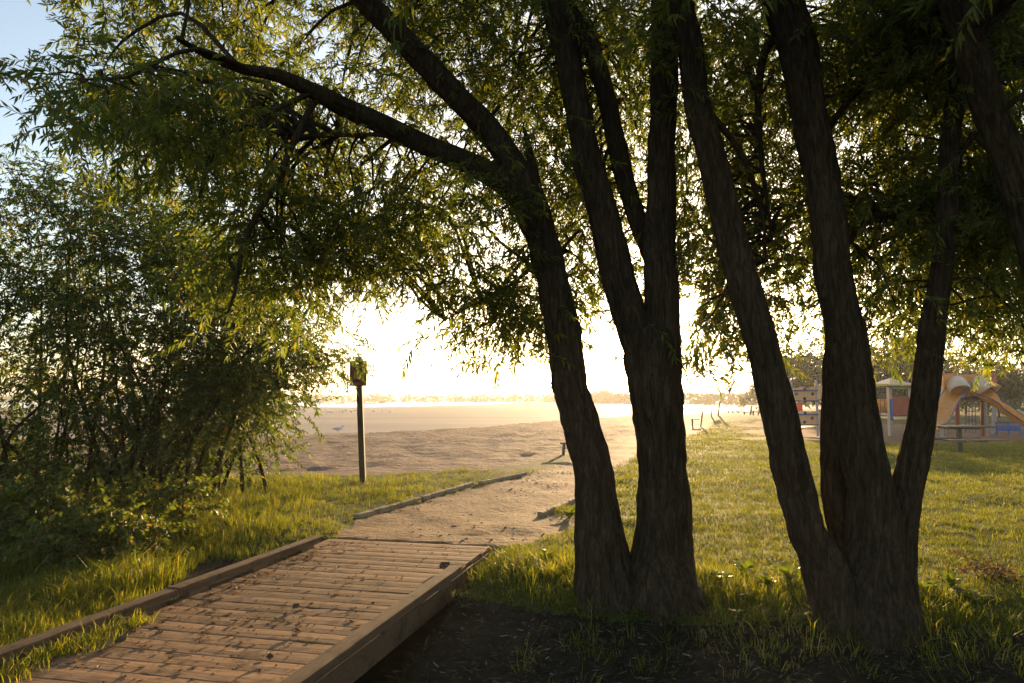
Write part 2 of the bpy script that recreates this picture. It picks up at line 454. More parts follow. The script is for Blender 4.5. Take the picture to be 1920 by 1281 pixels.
MBw = MB(); MBw.add([(-5000, 60, -.52), (800, 60, -.52), (800, 1500, -.52), (-5000, 1500, -.52)], [(0, 1, 2, 3)])
tag(MBw.build('water', M['water']), kind='structure')

# ------------------------------------------------------------------ tubes, trunks, foliage
def catmull(pts, step):
    pts = [np.array(p, float) for p in pts]
    ext = [2 * pts[0] - pts[1]] + pts + [2 * pts[-1] - pts[-2]]
    outp = []
    for i in range(1, len(ext) - 2):
        p0, p1, p2, p3 = ext[i - 1:i + 3]
        L = np.linalg.norm((p2 - p1)[:3]); k = max(2, int(L / step))
        for t in np.arange(k) / k:
            outp.append(.5 * ((2 * p1) + (-p0 + p2) * t + (2 * p0 - 5 * p1 + 4 * p2 - p3) * t * t + (-p0 + 3 * p1 - 3 * p2 + p3) * t ** 3))
    outp.append(pts[-1]); return np.array(outp)

def tube(pr, nseg, step, seed=0, bark=0.0, flare=0.0, lobes=5):
    """pr: rows (x, y, z, radius) -> verts, quads"""
    C = catmull(pr, step)
    c = C[:, :3]; r = np.maximum(C[:, 3], .002)
    t = np.gradient(c, axis=0); t /= np.linalg.norm(t, axis=1)[:, None]
    ref = np.array([0, 1.0, 0]) if abs(t[0][1]) < .9 else np.array([1.0, 0, 0])
    us_, vs_ = [], []
    uu = ref - t[0] * ref.dot(t[0])
    for i in range(len(c)):
        uu = uu - t[i] * uu.dot(t[i]); uu /= np.linalg.norm(uu)
        us_.append(uu.copy()); vs_.append(np.cross(t[i], uu))
    us_ = np.array(us_); vs_ = np.array(vs_)
    s = np.concatenate([[0], np.cumsum(np.linalg.norm(np.diff(c, axis=0), axis=1))])
    th = np.arange(nseg) / nseg * 2 * np.pi
    TH, S = np.meshgrid(th, s); RR = np.repeat(r[:, None], nseg, 1)
    if bark:
        K1, K2 = 30, 64
        wob = .9 * (vnoise(TH / (2 * np.pi) * 8, S * 1.3, seed + 7, 8) - .5)
        n1 = vnoise(TH / (2 * np.pi) * K1 + wob * 2, S * 3.0, seed, K1)
        n2 = vnoise(TH / (2 * np.pi) * K2 + wob * 3, S * 7.0, seed + 3, K2)
        big = vnoise(TH / (2 * np.pi) * 4, S * .9, seed + 11, 4)
        rid = 1 - np.abs(2 * n1 - 1)
        RR = RR * (1 + .10 * (big - .5)) + bark * (2.7 * (rid - .55) + 1.5 * (n2 - .5)) * np.clip(RR / .12, .3, 1)
    if flare:
        f = np.exp(-np.maximum(S - .25, 0) / .22)
        RR = RR * (1 + flare * f * (.35 + .65 * (.5 + .5 * np.sin(TH * lobes + seed + 2 * vnoise(TH / (2 * np.pi) * 3, S * 0, seed, 3)))))
    V = c[:, None, :] + us_[:, None, :] * (RR * np.cos(TH))[..., None] + vs_[:, None, :] * (RR * np.sin(TH))[..., None]
    n_ = len(c); I = np.arange(n_ * nseg).reshape(n_, nseg); J = np.roll(I, -1, 1)
    Q = np.stack([I[:-1], J[:-1], J[1:], I[1:]], -1).reshape(-1, 4)
    V = V.reshape(-1, 3)
    k = len(V)                      # close the thin end
    V = np.vstack([V, c[-1] + t[-1] * r[-1] * .5])
    last = I[-1]; Q = np.vstack([Q, np.stack([last, np.roll(last, -1), np.full(nseg, k), np.full(nseg, k)], -1)])
    return V, Q
def quads_to_tris(Q):
    a = Q[:, [0, 1, 2]]; b = Q[:, [0, 2, 3]]
    T = np.vstack([a, b]); ok = (T[:, 0] != T[:, 1]) & (T[:, 1] != T[:, 2]) & (T[:, 0] != T[:, 2])
    return T[ok]
def px_line(pts):                 # rows (px, py, Y, width px) -> (x, y, z, radius)
    o = []
    for x, y, Y, wd in pts:
        q = A(x, y, Y); o.append((q.x, q.y, q.z, wd / 2 * Y / F * .95))
    return o
def part_tube(name, rows, mat, parent, nseg=16, step=.06, seed=0, bark=0, flare=0, lobes=5):
    V, Q = tube(rows, nseg, step, seed, bark, flare, lobes)
    V = V - np.array(parent.location)
    return link(name, mesh_np(name, V, quads_to_tris(Q), mat, smooth=True), parent)

def leaf_geo(a, w, L, W, fold=.18, droop=.0, base=(0, 0, 0), tris=4):
    a = np.array(a, float); a /= np.linalg.norm(a); w = np.array(w, float); w -= a * w.dot(a); w /= np.linalg.norm(w)
    nrm = np.cross(a, w); b = np.array(base, float); g = np.array([0, 0, -1.0])
    p0 = b; tip = b + a * L + g * droop * L
    mid = b + a * L * .45 + g * droop * L * .3 - nrm * W * fold
    l = b + a * L * .42 + w * W / 2 + g * droop * L * .25; r = b + a * L * .42 - w * W / 2 + g * droop * L * .25
    if tris == 2: return np.array([p0, l + nrm * W * fold, tip, r + nrm * W * fold]), np.array([[0, 1, 2], [0, 2, 3]])
    if tris == 6:                  # broad, blunt leaf
        l2 = b + a * L * .78 + w * W * .42 + g * droop * L * .6; r2 = b + a * L * .78 - w * W * .42 + g * droop * L * .6
        return np.array([p0, l, r, l2, r2, tip]), np.array([[0, 2, 1], [1, 2, 4], [1, 4, 3], [3, 4, 5]])
    return np.array([p0, l, r, mid, tip]), np.array([[0, 3, 1], [0, 2, 3], [1, 3, 4], [3, 2, 4]])

def make_twig(g, length, nleaf, L, W, droop, spread, tris, stem_r=.0022):
    """a twig along +X that sags, with alternate leaves"""
    V, T, Mi = [], [], []
    n0 = 0
    def put(v, t, mi):
        nonlocal n0
        V.append(v); T.append(t + n0); Mi.append(np.full(len(t), mi)); n0 += len(v)
    def pos(s): return np.array([s * length * (1 - .12 * s * droop), .06 * length * math.sin(s * 3 + g.uniform(0, .4)), -droop * length * .55 * s * s])
    st = [pos(s) for s in np.linspace(0, 1, 3)]
    rows = [(*p, stem_r * (1.2 - .9 * i / 2)) for i, p in enumerate(st)]
    v = []; 
    for p in rows:
        for k in range(3):
            an = k * 2.094; v.append((p[0], p[1] + p[3] * math.cos(an), p[2] + p[3] * math.sin(an)))
    q = []
    for i in range(2):
        for k in range(3):
            a, b = i * 3 + k, i * 3 + (k + 1) % 3
            q += [(a, b, b + 3), (a, b + 3, a + 3)]
    put(np.array(v), np.array(q), 1)
    for i in range(nleaf):
        s = (i + .6) / nleaf; p = pos(s)
        side = 1 if i % 2 else -1
        an = side * spread * g.uniform(.6, 1.25); tilt = g.uniform(-1.2, 1.2)
        d = np.array([math.cos(an), math.sin(an) * math.cos(tilt), math.sin(an) * math.sin(tilt) - .25 - droop * s * .7])
        sz = g.uniform(.7, 1.15) * (1 - .25 * abs(s - .5))
        lv, lt = leaf_geo(d, g.normal(size=3), L * sz, W * sz, .2, g.uniform(.05, .3), p, tris)
        put(lv, lt, 0)
    lv, lt = leaf_geo((1, 0, -.8 * droop), g.normal(size=3), L * .8, W * .8, .2, .1, pos(1), tris); put(lv, lt, 0)
    return np.vstack(V), np.vstack(T), np.concatenate(Mi)
g = np.random.default_rng(3)
WILLOW = [make_twig(g, g.uniform(.26, .44), 18, .080, .0195, g.uniform(.2, .9), .85, 2) for _ in range(8)]
SHRUB = [make_twig(g, g.uniform(.30, .45), 18, .066, .026, g.uniform(.1, .6), .85, 2) for _ in range(6)]
BUSH = [make_twig(g, g.uniform(.22, .34), 13, .062, .040, g.uniform(.1, .5), .95, 6, .003) for _ in range(5)]
FARTWIG = [make_twig(g, 1.0, 9, .36, .20, g.uniform(.0, .6), 1.0, 2, .01) for _ in range(5)]

def rots(yaw, pitch, roll):
    cy_, sy_ = np.cos(yaw), np.sin(yaw); cp_, sp_ = np.cos(pitch), np.sin(pitch); cr, sr = np.cos(roll), np.sin(roll)
    z = np.zeros_like(yaw); o = np.ones_like(yaw)
    Rz = np.stack([cy_, -sy_, z, sy_, cy_, z, z, z, o], -1).reshape(-1, 3, 3)
    Ry = np.stack([cp_, z, sp_, z, o, z, -sp_, z, cp_], -1).reshape(-1, 3, 3)
    Rx = np.stack([o, z, z, z, cr, -sr, z, sr, cr], -1).reshape(-1, 3, 3)
    return Rz @ Ry @ Rx
def instantiate(variants, pos, Rm, scl, vid=None, g=rng):
    vid = g.integers(0, len(variants), len(pos)) if vid is None else vid
    Vs, Ts, Ms = [], [], []; n0 = 0
    for k, (v, t, mi) in enumerate(variants):
        ix = np.where(vid == k)[0]
        if not len(ix): continue
        W = np.einsum('nij,vj->nvi', Rm[ix], v) * scl[ix][:, None, None] + pos[ix][:, None, :]
        T = t[None] + (np.arange(len(ix)) * len(v))[:, None, None] + n0
        Vs.append(W.reshape(-1, 3)); Ts.append(T.reshape(-1, 3)); Ms.append(np.tile(mi, len(ix))); n0 += len(ix) * len(v)
    return np.vstack(Vs), np.vstack(Ts), np.concatenate(Ms)

def in_poly(x, y, poly):
    poly = np.array(poly, float); c = np.zeros(len(x), bool)
    j = len(poly) - 1
    for i in range(len(poly)):
        xi, yi = poly[i]; xj, yj = poly[j]
        with np.errstate(divide='ignore', invalid='ignore'):
            cond = ((yi > y) != (yj > y)) & (x < (xj - xi) * (y - yi) / (yj - yi + 1e-9) + xi)
        c ^= cond; j = i
    return c
def fill(poly, Y0, Y1, n, g=rng):
    """n crown points inside an outline seen in the photo, spread through a depth of crown"""
    poly = np.array(poly, float); lo, hi = poly.min(0), poly.max(0); o = []
    while len(o) < n:
        x = g.uniform(lo[0], hi[0], 400); y = g.uniform(lo[1], hi[1], 400)
        k = in_poly(x, y, poly)
        for a, b in zip(x[k], y[k]):
            o.append(A(a, b, g.uniform(Y0, Y1)))
            if len(o) >= n: break
    return np.array([tuple(q) for q in o])
SUNV = np.array(SUN_DIR)
def clear_of_sun(p, deg=1.1):
    d = p - np.array([0, 0, CAMZ]); d /= np.linalg.norm(d, axis=1)[:, None]
    return d @ SUNV < math.cos(R(deg))

def clump_twigs(cent, per, sig, pitch=(.35, .55), scl=(.8, 1.15), g=rng):
    n = len(cent) * per
    c = np.repeat(cent, per, 0)
    off = np.clip(g.normal(size=(n, 3)), -1.5, 1.5) * np.array([sig, sig, sig * .75])
    pos = c + off
    yaw = np.arctan2(off[:, 1], off[:, 0]) + g.normal(0, .8, n)
    pit = g.normal(pitch[0], pitch[1], n); rol = g.normal(0, .5, n)
    return pos, rots(yaw, pit, rol), g.uniform(scl[0], scl[1], n)

def branches(cent, anchors, g=rng, r0=.013, frac=1.0, sag=.12, maxd=3.2):
    Vs, Ts, n0 = [], [], 0
    for c in cent:
        if g.random() > frac: continue
        d = np.linalg.norm(anchors[:, :3] - c, axis=1) + g.uniform(0, .5, len(anchors))
        i = int(np.argmin(d)); a = anchors[i, :3]
        L = np.linalg.norm(c - a)
        if L > maxd or L < .05: continue
        m1 = a + (c - a) * .35 + np.array([0, 0, sag * L]) + g.normal(size=3) * .06 * L
        m2 = a + (c - a) * .7 + np.array([0, 0, sag * L * .9]) + g.normal(size=3) * .06 * L
        rr = r0 * min(1.5, .5 + L * .5)
        V, Q = tube([(*a, rr), (*m1, rr * .8), (*m2, rr * .6), (*c, rr * .3)], 5, .25)
        T = quads_to_tris(Q); Vs.append(V); Ts.append(T + n0); n0 += len(V)
    return np.vstack(Vs), np.vstack(Ts)

def foliage_part(name, tw, variants, mats, parent, g=rng, sun=True):
    pos = np.vstack([t[0] for t in tw]); Rm = np.vstack([t[1] for t in tw]); s = np.concatenate([t[2] for t in tw])
    k = np.ones(len(pos), bool)
    if sun:                        # the opening in the crown through which the sun shows
        for f_ in (0, .2, .4): k &= clear_of_sun(pos + Rm[:, :, 0] * (f_ * s)[:, None] - np.array([0, 0, .35]) * (f_ * s * f_)[:, None], 1.25)
    V, T, Mi = instantiate(variants, pos[k] - np.array(parent.location), Rm[k], s[k], g=g)
    o = link(name, mesh_np(name, V, T, mats, Mi), parent); o['kind'] = 'stuff'
    print(name, 'twigs', k.sum(), 'tris', len(T)); return o

# ------------------------------------------------------------------ willow trees
ft = {}
def tree(key, base, label):
    t = thing('willow_tree', base, label, 'tree', 'willows beside the path'); ft[key] = t; return t
Y1, Y2, Y3 = 6.1, 5.5, 4.9
def yl(rows, Y): return [(a, b, Y + (d if len(q) else 0), c) for a, b, c, *q in rows for d in ([q[0]] if q else [0])]

t1 = tree('a', (T1.x, T1.y, 0), 'willow with a forked trunk and a limb arching over the path, nearest the boardwalk')
SEG = 84
rowsA = yl([(1148, 1215, 150), (1142, 1150, 124), (1136, 1090, 110), (1128, 1040, 98), (1122, 980, 86), (1117, 920, 75), (1113, 880, 71), (1098, 830, 70), (1082, 770, 66),
            (1070, 730, 65), (1060, 640, 63), (1051, 600, 62), (1038, 530, 58), (1017, 450, 58), (1000, 400, 64), (980, 350, 62), (966, 318, 52)], Y1)
rowsA1 = yl([(992, 385, 54), (972, 332, 54, -.02), (945, 285, 50, -.05), (905, 232, 48, -.1), (850, 176, 46, -.2), (790, 112, 46, -.3), (735, 52, 46, -.4), (690, 5, 45, -.5),
             (630, -70, 42, -.6), (550, -170, 36, -.7), (460, -280, 28, -.8), (380, -380, 16, -.9)], Y1)
rowsA2 = yl([(985, 385, 50), (950, 345, 50, -.03), (905, 318, 45, -.08), (850, 294, 42, -.15), (785, 266, 40, -.25), (715, 232, 39, -.4), (650, 203, 37, -.55), (585, 170, 32, -.75),
             (520, 142, 25, -.95), (450, 128, 19, -1.15), (385, 102, 13, -1.4), (330, 70, 8, -1.6)], Y1)
rowsA3 = yl([(1012, 400, 26), (1003, 340, 24), (994, 290, 16), (986, 255, 9), (981, 238, 4)], Y1)
rowsB = yl([(1240, 1225, 185, -.08), (1240, 1150, 150, -.05), (1238, 1090, 128, -.05), (1240, 1040, 112), (1241, 980, 102), (1242, 920, 96), (1241, 880, 90), (1236, 800, 95), (1230, 740, 99), (1222, 670, 104), (1222, 620, 90)], Y1)
rowsB1 = yl([(1232, 760, 70), (1215, 690, 72), (1194, 630, 66), (1174, 570, 62), (1160, 530, 61), (1148, 470, 58), (1128, 390, 54), (1102, 300, 54), (1083, 200, 50), (1062, 100, 50), (1038, 0, 54),
             (1015, -120, 52), (985, -280, 44), (950, -450, 28), (930, -560, 14)], Y1)
rowsB2 = yl([(1236, 560, 30, .12), (1224, 485, 36, .16), (1200, 425, 36, .2), (1174, 345, 37, .25), (1152, 255, 36, .3), (1131, 159, 36, .35), (1104, 80, 36, .4), (1065, 16, 34, .45),
             (1020, -80, 28, .55), (980, -220, 18, .7)], Y1)
rowsB3 = yl([(1238, 740, 78), (1240, 660, 72), (1242, 600, 66), (1240, 540, 64), (1238, 460, 60), (1240, 380, 56), (1239, 300, 52), (1243, 200, 52), (1246, 100, 52), (1250, 0, 56), (1258, -150, 50),
             (1270, -330, 38), (1290, -520, 18)], Y1)
for nm, rows, kw in (('trunk', rowsA, dict(bark=.013, flare=.4, seed=1)), ('trunk', rowsB, dict(bark=.014, flare=.42, seed=2, lobes=6)),
                     ('trunk', rowsB1, dict(bark=.010, seed=3)), ('trunk', rowsB3, dict(bark=.010, seed=4)), ('trunk', rowsB2, dict(bark=.008, seed=5)),
                     ('limb', rowsA1, dict(bark=.009, seed=6)), ('limb', rowsA2, dict(bark=.009, seed=7)), ('broken_stub', rowsA3, dict(bark=.006, seed=8))):
    part_tube(nm, px_line(rows), M['bark'], t1, SEG if nm == 'trunk' else 60, .035, **kw)

t2 = tree('c', (T2.x, T2.y, 0), 'large willow of four leaning stems from one broad base, right of the visible sun')
rowsC = yl([(1600, 1260, 120), (1580, 1170, 104), (1560, 1100, 92), (1535, 1040, 78), (1514, 1000, 70), (1500, 950, 67), (1482, 880, 65), (1457, 760, 62), (1427, 640, 59), (1402, 560, 58), (1376, 470, 57), (1355, 380, 52),
            (1336, 300, 52), (1307, 200, 48), (1296, 100, 48), (1272, 0, 52), (1245, -150, 46), (1215, -330, 34), (1190, -480, 16)], Y2)
rowsD = yl([(1610, 1060, 70, .3), (1588, 1000, 62, .28), (1568, 930, 52, .26), (1564, 870, 47, .25), (1563, 800, 44, .24), (1565, 740, 42, .23), (1568, 680, 44, .2), (1575, 600, 36, .2), (1572, 500, 30, .25), (1560, 400, 24, .3)], Y2)
rowsE = yl([(1640, 1290, 190, -.08), (1640, 1200, 158, -.05), (1640, 1120, 132, -.04), (1640, 1050, 108, -.02), (1640, 1000, 96), (1634, 940, 84), (1628, 900, 78), (1613, 830, 76), (1603, 760, 74), (1592, 690, 74), (1584, 620, 72), (1564, 530, 66),
            (1552, 400, 62), (1534, 300, 62), (1514, 200, 64), (1497, 100, 68), (1468, 0, 74), (1440, -130, 64), (1410, -300, 48), (1390, -470, 24)], Y2)
rowsF = yl([(1672, 1280, 120, -.05), (1676, 1190, 94, -.02), (1678, 1110, 76), (1684, 1040, 60), (1690, 980, 56), (1704, 900, 54), (1720, 830, 50), (1733, 760, 47), (1748, 620, 45), (1762, 530, 38), (1777, 400, 38), (1780, 300, 34),
            (1790, 200, 34, .1), (1800, 80, 32, .2), (1815, -60, 28, .3), (1830, -220, 18, .4)], Y2)
rowsF2 = yl([(1780, 330, 14), (1800, 290, 13), (1822, 258, 12), (1850, 225, 9), (1880, 170, 5)], Y2)
for nm, rows, kw in (('trunk', rowsC, dict(bark=.013, flare=.3, seed=21)), ('trunk', rowsD, dict(bark=.010, seed=22)), ('trunk', rowsE, dict(bark=.014, flare=.42, seed=23, lobes=6)),
                     ('trunk', rowsF, dict(bark=.010, flare=.2, seed=24)), ('limb', rowsF2, dict(bark=.003, seed=25))):
    part_tube(nm, px_line(rows), M['bark'], t2, SEG if nm == 'trunk' else 20, .035, **kw)

b3 = P(2020, 1180); 
t3 = tree('g', (b3.x, b3.y, 0), 'dark leaning willow stem crossing the top right corner of the picture')
rowsG = yl([(2030, 1190, 110), (2020, 1080, 84), (2012, 900, 76), (1995, 700, 72), (1965, 530, 70), (1928, 400, 66), (1897, 310, 62), (1872, 250, 58), (1850, 190, 57), (1822, 100, 54), (1790, 0, 50), (1750, -120, 44),
            (1700, -280, 30), (1670, -380, 14)], Y3)
part_tube('trunk', px_line(rowsG), M['bark'], t3, 72, .035, seed=31, bark=.011, flare=.25)

def bl(rows): return np.array(px_line(rows))
extraA = [yl([(600, 178, 15, -.7), (582, 205, 14, -.72), (545, 280, 13, -.8), (520, 340, 12, -.85), (470, 425, 11, -.95), (450, 490, 9, -1.0), (440, 550, 7, -1.0), (418, 610, 4, -1.0)], Y1),
          yl([(590, 172, 12, -.75), (500, 212, 11, -1.0), (430, 255, 9, -1.2), (390, 300, 7, -1.3), (374, 372, 4, -1.4)], Y1),
          yl([(470, 132, 12, -1.1), (370, 92, 9, -1.5), (300, 115, 8, -1.75), (240, 145, 6, -1.9), (150, 150, 4, -2.0)], Y1),
          yl([(340, 75, 8, -1.6), (352, 20, 7, -1.65), (360, -60, 6, -1.7)], Y1),
          yl([(470, 235, 7, -1.0), (560, 255, 8, -.6), (700, 252, 9, -.4), (730, 258, 9, -.35)], Y1),
          yl([(1062, 470, 10, .1), (1045, 480, 9, .2), (1000, 500, 8, .4), (950, 540, 7, .5), (880, 575, 5, .5), (835, 600, 3, .5)], Y1)]
extraC = [yl([(1330, 215, 16), (1355, 240, 14, .1), (1390, 290, 12, .2), (1415, 350, 10, .3), (1432, 420, 7, .35), (1436, 490, 4, .4)], Y2),
          yl([(1465, 60, 22, .1), (1436, 90, 18, .2), (1424, 150, 15, .3), (1422, 230, 13, .4), (1430, 320, 10, .5), (1442, 400, 6, .5), (1446, 450, 4, .5)], Y2),
          yl([(1540, 260, 14, .2), (1600, 180, 12, .4), (1680, 120, 9, .6), (1740, 90, 6, .8)], Y2),
          yl([(1580, 470, 10, .3), (1620, 420, 9, .5), (1680, 400, 7, .8), (1730, 420, 4, 1.0)], Y2)]
for e in extraA: part_tube('branch', px_line(e), M['bark'], t1, 10, .12, seed=2, bark=.002)
for e in extraC: part_tube('branch', px_line(e), M['bark'], t2, 10, .12, seed=2, bark=.002)

def anchors(*rows):
    o = [catmull(px_line(r), .12) for r in rows]; o = np.vstack(o); return o[o[:, 2] > 2.2]
gA = np.random.default_rng(101)
# crown of the first willow
fA = np.vstack([
    fill([(130, -160), (215, 20), (190, 120), (280, 110), (420, 60), (640, 140), (960, 330), (1010, 300), (1000, -160)], 5.7, 8.4, 120, gA),
    fill([(180, 100), (165, 200), (200, 300), (330, 310), (430, 330), (520, 430), (640, 480), (760, 450), (900, 410), (990, 390), (900, 330), (640, 150), (420, 80)], 5.5, 8.6, 118, gA),
    fill([(420, 400), (430, 530), (500, 560), (590, 530), (640, 500), (520, 420)], 5.4, 7.2, 20, gA),
    fill([(620, 460), (650, 515), (720, 505), (790, 440), (700, 420)], 5.9, 7.4, 14, gA),
    fill([(870, 560), (920, 530), (1000, 490), (1030, 560), (1030, 610), (930, 610)], 6.3, 7.0, 22, gA),
    fill([(1000, 20), (1060, 200), (1110, 390), (1150, 540), (1090, 560), (1060, 470), (1015, 340)], 6.7, 9.0, 52, gA),
    fill([(1080, 0), (1130, 120), (1200, 380), (1212, 0)], 6.8, 9.0, 40, gA),
    fill([(620, -110), (1010, -110), (1010, 240), (800, 150)], 6.4, 8.6, 34, gA)])
topA = fill([(-250, -520), (1300, -520), (1300, -120), (-250, -120)], 4.0, 8.5, 110, gA)
nearA = fill([(110, 170), (260, 150), (440, 170), (430, 250), (340, 290), (200, 260)], 3.9, 4.5, 13, gA)
leafA = [clump_twigs(fA, 18, .29, scl=(.85, 1.2), g=gA), clump_twigs(topA, 9, .32, scl=(1.3, 1.7), g=gA), clump_twigs(nearA, 14, .17, scl=(.9, 1.1), g=gA),
         clump_twigs(np.array([tuple(A(12, 105, 5.0)), tuple(A(-40, 125, 5.0))]), 7, .10, g=gA)]
foliage_part('foliage', leafA, WILLOW, [M['willow'], M['twig']], t1, gA)
V, T = branches(np.vstack([fA, nearA]), anchors(rowsA1, rowsA2, rowsB1, rowsB2, rowsB3, *extraA), gA, frac=.75)
o = link('branches', mesh_np('branches', V - np.array(t1.location), T, M['bark'], smooth=True), t1); o['kind'] = 'stuff'; o.name = 'fine_branching'

gC = np.random.default_rng(202)
fC = np.vstack([
    fill([(1275, 0), (1300, 190), (1345, 380), (1395, 560), (1400, 630), (1300, 640), (1285, 620), (1330, 560), (1285, 470), (1275, 300)], 6.3, 9.0, 70, gC),
    fill([(1330, 0), (1440, 0), (1530, 400), (1540, 590), (1500, 620), (1480, 540), (1420, 400)], 6.2, 8.8, 80, gC),
    fill([(1540, 0), (1790, 0), (1745, 580), (1715, 625), (1660, 620), (1620, 540), (1560, 300)], 5.7, 8.6, 108, gC),
    fill([(1780, 120), (1860, 260), (1930, 460), (1980, 625), (1850, 630), (1800, 635), (1765, 570)], 5.6, 8.4, 75, gC),
    fill([(1190, -60), (1320, -60), (1340, 160), (1220, 240)], 5.2, 5.9, 9, gC)])
topC = fill([(1300, -520), (1700, -520), (1700, -120), (1300, -120)], 4.2, 8.0, 50, gC)
foliage_part('foliage', [clump_twigs(fC, 17, .28, scl=(.85, 1.2), g=gC), clump_twigs(topC, 9, .32, scl=(1.3, 1.7), g=gC)], WILLOW, [M['willow'], M['twig']], t2, gC)
V, T = branches(fC, anchors(rowsC, rowsE, rowsF, rowsF2, *extraC), gC, frac=.8)
o = link('fine_branching', mesh_np('branches', V - np.array(t2.location), T, M['bark'], smooth=True), t2); o['kind'] = 'stuff'
gG = np.random.default_rng(303)
fG = np.vstack([
    fill([(1600, -60), (1980, -60), (1980, 240), (1820, 200), (1600, 150)], 5.3, 7.4, 95, gG),
    fill([(1870, 240), (1990, 240), (1990, 620), (1930, 420)], 5.2, 7.5, 40, gG)])
topShadeG = np.vstack([fill([(1650, -520), (2200, -520), (2250, -100), (1650, -120)], 3.6, 7.0, 55, gG),
                  np.stack([gG.uniform(.2, 8.5, 150), gG.uniform(-3.5, 2.6, 150), gG.uniform(4.6, 6.8, 150)], -1),
                  np.stack([gG.uniform(.0, 8.0, 90), gG.uniform(-4.6, -3.0, 90), gG.uniform(1.8, 6.0, 90)], -1)])   # last two: unseen clumps added over and behind the viewer to block skylight
foliage_part('foliage', [clump_twigs(fG, 19, .27, scl=(.85, 1.2), g=gG), clump_twigs(topShadeG, 8, .34, scl=(1.4, 1.9), g=gG)], WILLOW, [M['willow'], M['twig']], t3, gG)
V, T = branches(np.vstack([fG, topShadeG]), anchors(rowsG), gG, frac=.7, maxd=6)
o = link('fine_branching', mesh_np('branches', V - np.array(t3.location), T, M['bark'], smooth=True), t3); o['kind'] = 'stuff'

# ------------------------------------------------------------------ tall shrubs on the left
gS = np.random.default_rng(404)
def tall_shrub(bx, by, Y, label, poly, ncl, nst, lean, seed):
    q = A(bx, by, Y); base = Vector((q.x, Y, float(height(q.x, Y))))
    t = thing('tall_shrub', base, label, 'shrub', 'tall shrubs left of the boardwalk')
    gg = np.random.default_rng(seed)
    cent = fill(poly, Y - .9, Y + 1.3, ncl, gg)
    if seed == 13: cent = np.vstack([cent, [tuple(A(618, 680, 12.3))]])
    anch = []
    for k in range(nst):
        c = cent[gg.integers(0, len(cent))]
        c = np.array([c[0], c[1], max(c[2], 1.6)])
        b0 = np.array([base.x + gg.normal(0, .35), base.y + gg.normal(0, .30), base.z - .05])
        m = b0 + (c - b0) * .45; m[2] = b0[2] + (c[2] - b0[2]) * .58
        m[:2] += gg.normal(size=2) * .15
        r = gg.uniform(.016, .034)
        rows = [(*b0, r), (*((b0 * 2 + m) / 3 + np.array([0, 0, .1])), r * .9), (*m, r * .7), (*c, r * .25)]
        part_tube('stem', rows, M['bark'], t, 8, .2, seed=seed + k, bark=.002)
        anch.append(catmull(rows, .15))
    an = np.vstack(anch); an = an[an[:, 2] > .5]
    tw = clump_twigs(cent, 16, .29, (.15, .5), (.9, 1.4), gg)
    foliage_part('foliage', [tw], SHRUB, [M['shrub'], M['twig']], t, gg, False)
    V, T = branches(cent, an, gg, r0=.009, frac=.9, sag=-.02, maxd=2.5)
    o = link('fine_branching', mesh_np('branches', V - np.array(t.location), T, M['bark'], smooth=True), t); o['kind'] = 'stuff'
    return t
tall_shrub(40, 962, 10.6, 'tall dense shrub at the left edge of the picture', [(-160, 240), (40, 240), (80, 330), (180, 420), (200, 620), (170, 800), (130, 930), (-160, 930)], 140, 12, 0, 11)
tall_shrub(235, 955, 10.9, 'tall many-stemmed shrub behind the low leafy bush, between two others', [(110, 330), (220, 320), (330, 340), (400, 430), (400, 640), (330, 800), (250, 900), (130, 900), (120, 600)], 150, 16, 0, 12)
tall_shrub(330, 935, 11.6, 'tall shrub whose branches spread right towards the sign post', [(330, 420), (430, 470), (540, 590), (610, 650), (630, 690), (560, 720), (480, 770), (400, 800), (330, 880), (260, 880), (330, 640)], 135, 14, 0, 13)
tall_shrub(415, 905, 12.4, 'lower spreading shrub at the beach edge, right end of the thicket', [(350, 700), (450, 680), (560, 690), (500, 760), (505, 830), (470, 870), (400, 905), (300, 915), (280, 830)], 52, 8, 0, 14)

def low_bush(bx, by, label, poly, Y, ncl, per, seed):
    q = A(bx, by, Y); base = Vector((q.x, Y, float(height(q.x, Y))))
    t = thing('low_bush', base, label, 'bush', 'low broad-leaved bushes under the tall shrubs')
    gg = np.random.default_rng(seed)
    cent = fill(poly, Y - .35, Y + .45, ncl, gg)
    for c in cent[: max(5, ncl // 2)]:
        b0 = np.array([base.x + gg.normal(0, .06), base.y + gg.normal(0, .06), base.z - .03]); m = b0 + (c - b0) * .5 + np.array([0, 0, .12])
        part_tube('stem', [(*b0, .010), (*m, .007), (*c, .003)], M['bark'], t, 6, .12, seed=seed)
    o = foliage_part('foliage', [clump_twigs(cent, per, .11, (-.1, .5), (.75, 1.15), gg)], BUSH, [M['bush'], M['twig']], t, gg, False)
    return t
low_bush(205, 1068, 'low bush with round glossy leaves reaching towards the left boardwalk kerb', [(90, 990), (160, 960), (260, 975), (290, 1010), (270, 1050), (200, 1070), (110, 1060)], 7.7, 26, 11, 31)
low_bush(95, 1040, 'dark round-leaved bush with a few yellow leaves at the foot of the left shrub', [(-20, 930), (90, 900), (160, 930), (150, 990), (60, 1030), (-30, 1020)], 8.4, 28, 10, 32)
low_bush(330, 985, 'small leafy bush in the sunlit grass at the foot of the thicket', [(280, 920), (340, 900), (400, 930), (390, 970), (320, 980)], 9.2, 14, 9, 33)

